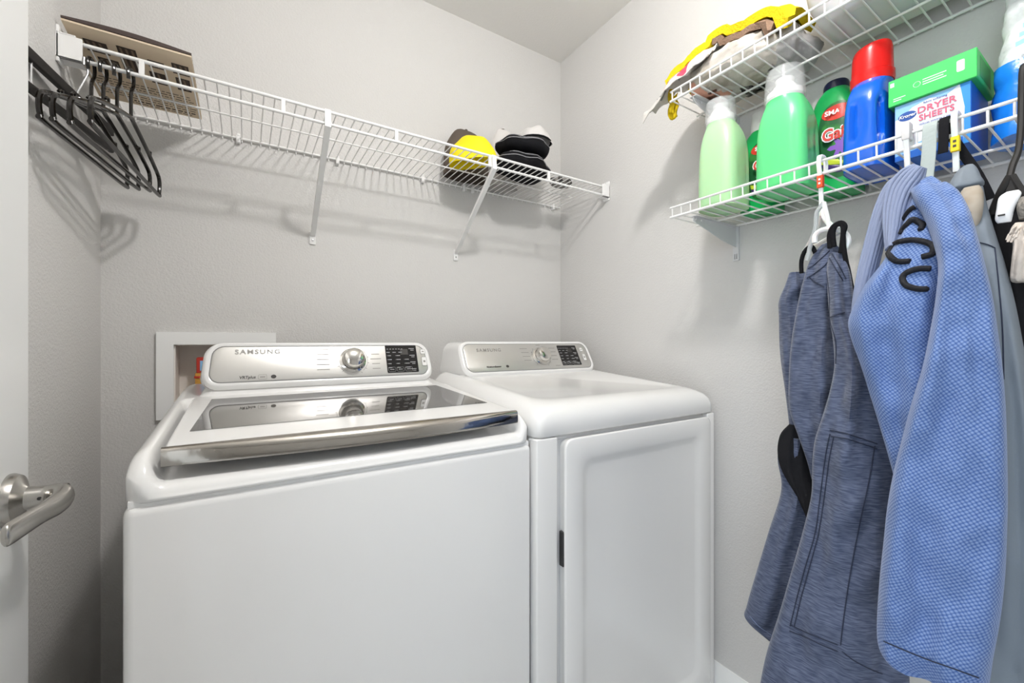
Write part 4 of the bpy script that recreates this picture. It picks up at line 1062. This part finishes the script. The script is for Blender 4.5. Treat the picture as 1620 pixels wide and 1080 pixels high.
for pl_ in ([(1272, 428), (1286, 420), (1300, 408), (1312, 396)], [(1276, 440), (1292, 430), (1306, 418), (1318, 404)], [(1306, 386), (1318, 404), (1330, 424), (1338, 440)], [(1300, 390), (1312, 408), (1324, 428), (1334, 444)], [(1280, 438), (1290, 446), (1304, 454)], [(1312, 502), (1324, 498), (1336, 494)], [(1308, 430), (1312, 470), (1313, 505), (1322, 540), (1322, 575)]):
    seam('waist_stitch', ft_ if max(p[0] for p in pl_) < 1321 else nt_, pl_, .0009, 'stitch', tr)
inn = loft_px([(672, 1248, 1268, .99, .5), (690, 1234, 1276, .985, .8), (720, 1230, 1284, .975, 1), (750, 1238, 1286, .968, 1), (790, 1262, 1288, .962, .8), (825, 1278, 1290, .958, .5)], .020, ((4, .2, .5, .004),), 9.0)
tag(inn.obj('black_lining', 'garment_dark', tr, 70), 'black lining showing at the crotch')
for pl_ in ([(1313, 392), (1312, 372), (1318, 358), (1330, 352), (1337, 358), (1334, 372), (1336, 400), (1344, 440), (1352, 480), (1352, 505)], [(1338, 420), (1346, 450), (1350, 480)], [(1268, 432), (1268, 412), (1274, 396), (1284, 390), (1290, 400)], [(1320, 390), (1318, 368), (1324, 356), (1334, 360), (1330, 400)]):
    MB().tube([on_x(px, py, .945 if px > 1300 else .975) for px, py in cr(pl_, 4)], .0042, 8).obj('drawcord', 'black_cloth', tr)

# --- woven martial-arts jacket
gy = on_x(1437, 215, XLIP).y
gh, gc = white_hanger('white plastic hanger with a grey hook carrying the blue woven jacket', gy, None, 'hanger_white', drop=.070)
MB().box((XLIP-.017, gy-.006, ZD1+.012), (XLIP+.004, gy+.006, ZD1+.044), .003, 2).obj('hook_sleeve', 'cap_grey', gh, 40)
gi = thing('woven_jacket', on_x(1440, 290, .95), 'blue-grey pearl-weave martial-arts jacket with black sleeve lettering', 'jacket')
body_ = loft_px([(286, 1452, 1478, .930, .5), (300, 1446, 1494, .915, .8), (330, 1434, 1510, .900, 1), (370, 1420, 1515, .885, 1.1), (410, 1396, 1512, .870, 1.2), (450, 1366, 1505, .862, 1.25), (485, 1349, 1500, .855, 1.25), (510, 1342, 1500, .852, 1.25), (540, 1348, 1500, .850, 1.2), (580, 1362, 1500, .848, 1.2), (640, 1380, 1500, .846, 1.1), (700, 1398, 1490, .845, 1), (750, 1412, 1480, .845, .8), (800, 1424, 1470, .845, .5)], .042, ((2.4, 1.2, .25, .007), (4.2, .3, -.2, .003)), 2.2, steps=8, nseg=72, amp=.007)
body_.obj('upper_sleeve', 'gi_weave', gi, 70)
slv = loft_px([(296, 1440, 1500, .880, .5), (312, 1446, 1518, .862, .8), (340, 1462, 1534, .845, 1), (380, 1476, 1547, .830, 1.05), (420, 1484, 1558, .820, 1.1), (470, 1480, 1570, .812, 1.1), (520, 1472, 1578, .806, 1.15), (580, 1460, 1586, .802, 1.2), (640, 1443, 1591, .800, 1.2), (700, 1428, 1593, .798, 1.2), (760, 1414, 1594, .796, 1.2), (820, 1404, 1593, .795, 1.2), (880, 1398, 1590, .794, 1.15), (940, 1392, 1583, .793, 1.1), (1000, 1388, 1572, .792, 1.05), (1040, 1388, 1566, .792, 1), (1058, 1396, 1562, .792, .9), (1070, 1416, 1560, .792, .8)], .040, ((1.7, .9, .18, .010), (3.2, .1, -.15, .005)), 4.4, steps=8, nseg=84, amp=.007, wr=.004)
slv.obj('sleeve', 'gi_weave', gi, 70)
st_ = slv.bvh(); bt_ = body_.bvh()
seam('hem_stitch', st_, [(1398, 1014), (1430, 1028), (1470, 1044), (1510, 1058), (1548, 1072)], .0008, 'stitch', gi)
seam('shoulder_stitch', bt_, [(1452, 326), (1462, 316), (1474, 308), (1488, 302)], .0008, 'stitch', gi)
def cpx(pts): return [(1320+x/4.5, 240+y/4.5) for x, y in pts]
def letter(pts, r, nm='sleeve_letter'):
    p = drape(bt_, cpx(pts), .002, 6)
    if len(p) < 3: return
    b = MB(); b.tube(p, [r*.75]+[r]*(len(p)-2)+[r*.75], 8).obj(nm, 'embroidery', gi, 60)
letter([(540, 778), (450, 780), (398, 745), (385, 700), (430, 652), (540, 628), (640, 640), (702, 672), (700, 720), (665, 738), (618, 748)], .0042)
letter([(690, 832), (600, 832), (520, 858), (486, 900), (512, 950), (590, 975), (665, 976)], .0042)
letter([(474, 585), (492, 548), (520, 515), (556, 482), (600, 500), (630, 522), (612, 560)], .0042)
letter([(498, 478), (520, 440), (548, 408), (575, 392)], .0040)
# ribbed collar: sewn rows side by side
def lapel(name, px_in, px_out, Xa, nrib, m, r):
    root_l = None
    a = cr(px_in, 8); c = cr(px_out, 8); n_ = len(a)
    for k in range(nrib):
        t = k/(nrib-1)
        pts = []
        for i in range(n_):
            px = a[i][0]*(1-t)+c[i][0]*t; py = a[i][1]*(1-t)+c[i][1]*t
            X = Xa(i/(n_-1), t); pts.append(on_x(px, py, X))
        MB().tube(pts, r, 8).obj(name, m, gi, 70)
lapel('collar_rib', [(1462, 268), (1458, 284), (1447, 300), (1436, 322), (1428, 350), (1420, 372), (1414, 385)], [(1446, 262), (1426, 272), (1408, 295), (1401, 325), (1400, 350), (1402, 375), (1404, 395)], lambda s_, t: .905-.045*s_-.010*math.sin(PI*t), 7, 'tunic_rib', .0036)
lapel('collar_rib', [(1404, 300), (1398, 340), (1396, 380), (1384, 430), (1372, 475), (1362, 510), (1358, 540)], [(1432, 272), (1405, 292), (1388, 326), (1372, 380), (1360, 430), (1352, 480), (1350, 520)], lambda s_, t: .938-.075*s_-.008*math.sin(PI*t), 7, 'tunic_rib', .0040)

# --- plain grey jacket on a hanger with yellow tag
jy = on_x(1513, 200, XLIP).y
jh, jc = white_hanger('white plastic hanger with a yellow size tag carrying the plain grey jacket', jy, 'tag_yellow', 'hanger_white', drop=.090)
jk = thing('grey_jacket', on_x(1530, 290, .95), 'plain grey jacket with folded collar hanging behind the woven jacket', 'jacket')
jb = loft_px([(300, 1520, 1556, .955, .5), (330, 1512, 1562, .945, .8), (370, 1516, 1574, .93, 1), (420, 1524, 1590, .915, 1.1), (480, 1536, 1606, .905, 1.15), (540, 1545, 1618, .90, 1.2), (620, 1550, 1632, .895, 1.2), (720, 1552, 1642, .89, 1.2), (820, 1548, 1650, .888, 1.2), (920, 1540, 1655, .886, 1.2), (1020, 1530, 1655, .884, 1.2), (1120, 1520, 1655, .884, 1.1)], .034, ((2.5, .5, .2, .005), (4.5, 1, -.2, .002)), 7.7, steps=8, nseg=64)
jb.obj('body', 'jacket', jk, 70)
jt = jb.bvh()
seam('seam_stitch', jt, [(1538, 383), (1552, 384), (1566, 388), (1574, 392)], .0008, 'stitch', jk)
seam('seam_stitch', jt, [(1574, 392), (1580, 450), (1586, 520), (1588, 600)], .0007, 'stitch', jk)
col_ = loft_px([(262, 1524, 1540, 1.0, .35), (270, 1513, 1546, .995, .7), (284, 1503, 1552, .988, .9), (298, 1496, 1556, .982, 1), (306, 1496, 1522, .978, .8), (314, 1499, 1510, .975, .5)], .028, ((2.5, .4, .2, .002),), 3.3, amp=.003)
col_.obj('collar', 'jacket', jk, 70)
ci = loft_px([(296, 1524, 1550, .938, .5), (308, 1517, 1556, .928, .8), (330, 1516, 1556, .917, 1), (350, 1520, 1552, .910, .8), (366, 1526, 1542, .905, .4)], .016, (), 1.1, amp=.002)
tag(ci.obj('collar_lining', 'jacket_in', jk, 70), 'stained beige lining inside the collar')
seam('lining_stitch', ci.bvh(), [(1517, 332), (1528, 335), (1536, 336)], .0008, 'stitch', jk)
# strap and belt over the lip
def strap(name, label, m, pth, wd):
    r = thing(name, pth[-1], label, 'strap'); pp_ = cr(pth, 6); rg = []
    for i, p in enumerate(pp_):
        a = Vector(pp_[max(i-1, 0)]); c = Vector(pp_[min(i+1, len(pp_)-1)]); t = (c-a).normalized(); s_ = Vector((0, 1, 0)); s_ = (s_-t*s_.dot(t)).normalized(); n_ = t.cross(s_)
        rg.append([Vector(p)+s_*q+n_*w_ for q, w_ in rrect(wd, .003, .001, 2)])
    MB().loft(rg).obj('webbing', m, r, 50); return r
sy = on_x(1496, 210, XLIP).y; zt_ = ZD1+.031
strap('webbing_strap', 'pale cloth strap hooked over the shelf lip between the two jackets', 'strap_pale', [(XLIP+.010, sy+.018, zt_-.010), (XLIP+.005, sy+.018, zt_), (XLIP-.003, sy+.018, zt_+.001), (XLIP-.009, sy+.018, zt_-.010), (XLIP-.013, sy+.018, zt_-.05), (XLIP-.018, sy+.020, zt_-.095), (XLIP-.024, sy+.022, zt_-.135)], .019)
strap('belt', 'black webbing belt looped over the shelf lip behind the yellow tagged hanger', 'black_cloth', [(XLIP-.012, sy+.001, zt_-.060), (XLIP-.012, sy, zt_-.035), (XLIP-.010, sy, zt_-.008), (XLIP-.004, sy, zt_+.002), (XLIP+.006, sy-.001, zt_), (XLIP+.012, sy-.004, zt_-.022), (XLIP+.010, sy-.018, zt_-.060), (XLIP+.010, sy-.036, zt_-.105), (XLIP+.008, sy-.050, zt_-.150)], .013)

# --- black hanger and dark garments at the end of the shelf
kx = XLIP-.02
bh = thing('clothes_hanger', on_x(1598, 280, .95), 'black plastic hanger carrying the dark garment with a white label', 'hanger')
MB().tube([on_x(px, py, X) for px, py, X in cr([(1630, 120, 1.035), (1626, 105, 1.02), (1618, 108, 1.005), (1616, 150, 1.0), (1615, 200, .99), (1611, 238, .98), (1602, 262, .97), (1596, 285, .96)], 4)], .0042, 8).obj('hook', 'black_matte', bh)
MB().tube([on_x(px, py, X) for px, py, X in cr([(1599, 278, .96), (1586, 300, .962), (1576, 322, .968), (1570, 338, .972)], 4)], .0055, 8).obj('arm', 'black_matte', bh)
MB().tube([on_x(px, py, X) for px, py, X in cr([(1599, 278, .96), (1610, 296, .96), (1625, 316, .96)], 4)], .0055, 8).obj('arm', 'black_matte', bh)
MB().prism([on_x(px, py, .955) for px, py in ((1599, 284), (1590, 304), (1608, 302))], (.006, 0, 0)).obj('brace', 'black_matte', bh)
dg = thing('dark_garment', on_x(1600, 340, .95), 'black garment with a white neck label hanging from the black hanger', 'garment')
db = loft_px([(322, 1572, 1640, .995, .5), (345, 1562, 1650, .99, .9), (400, 1566, 1660, .985, 1), (480, 1580, 1670, .982, 1.1), (600, 1590, 1680, .98, 1.1), (760, 1590, 1685, .98, 1.1), (900, 1592, 1690, .98, 1.1), (1000, 1596, 1690, .98, 1.0)], .022, ((3, .3, .3, .004),), 8.1)
db.obj('body', 'garment_dark', dg, 70)
lb2 = loft_px([(302, 1592, 1612, .925, .4), (310, 1580, 1616, .922, .8), (330, 1576, 1606, .918, 1), (345, 1574, 1602, .916, 1), (352, 1578, 1600, .915, .6)], .006, (), 2.0, amp=.001)
lo2 = lb2.obj('neck_label', 'print_white', dg, 60)
seam('label_print', lb2.bvh(), [(1579, 341), (1584, 340), (1590, 339)], .0012, 'print_dark', dg)
loft_px([(310, 1614, 1640, .925, .5), (325, 1608, 1650, .92, 1), (345, 1612, 1650, .92, .7)], .012, (), 5.0, amp=.004).obj('fleece_lining', 'wool_grey', dg, 60)
fg = thing('frayed_scarf', on_x(1610, 440, .92), 'frayed off-white scarf hanging against the black garment', 'scarf')
loft_px([(350, 1606, 1640, .915, .4), (362, 1598, 1645, .91, .8), (385, 1602, 1648, .905, 1), (410, 1600, 1648, .90, 1), (440, 1598, 1645, .90, .8), (446, 1606, 1640, .90, .5)], .016, ((5, .2, .5, .004), (9, 1, .3, .002)), 6.1, amp=.005).obj('scarf_cloth', 'fringe', fg, 60)
rnd = random.Random(5)
for k in range(14):
    px = 1594+k*1.8; py = 366+rnd.uniform(-6, 8)
    MB().tube([on_x(px+8, py-2, .902), on_x(px+2, py+2, .896), on_x(px-2, py+7+rnd.uniform(0, 5), .895)], .0013, 5).obj('fringe_thread', 'fringe', fg)
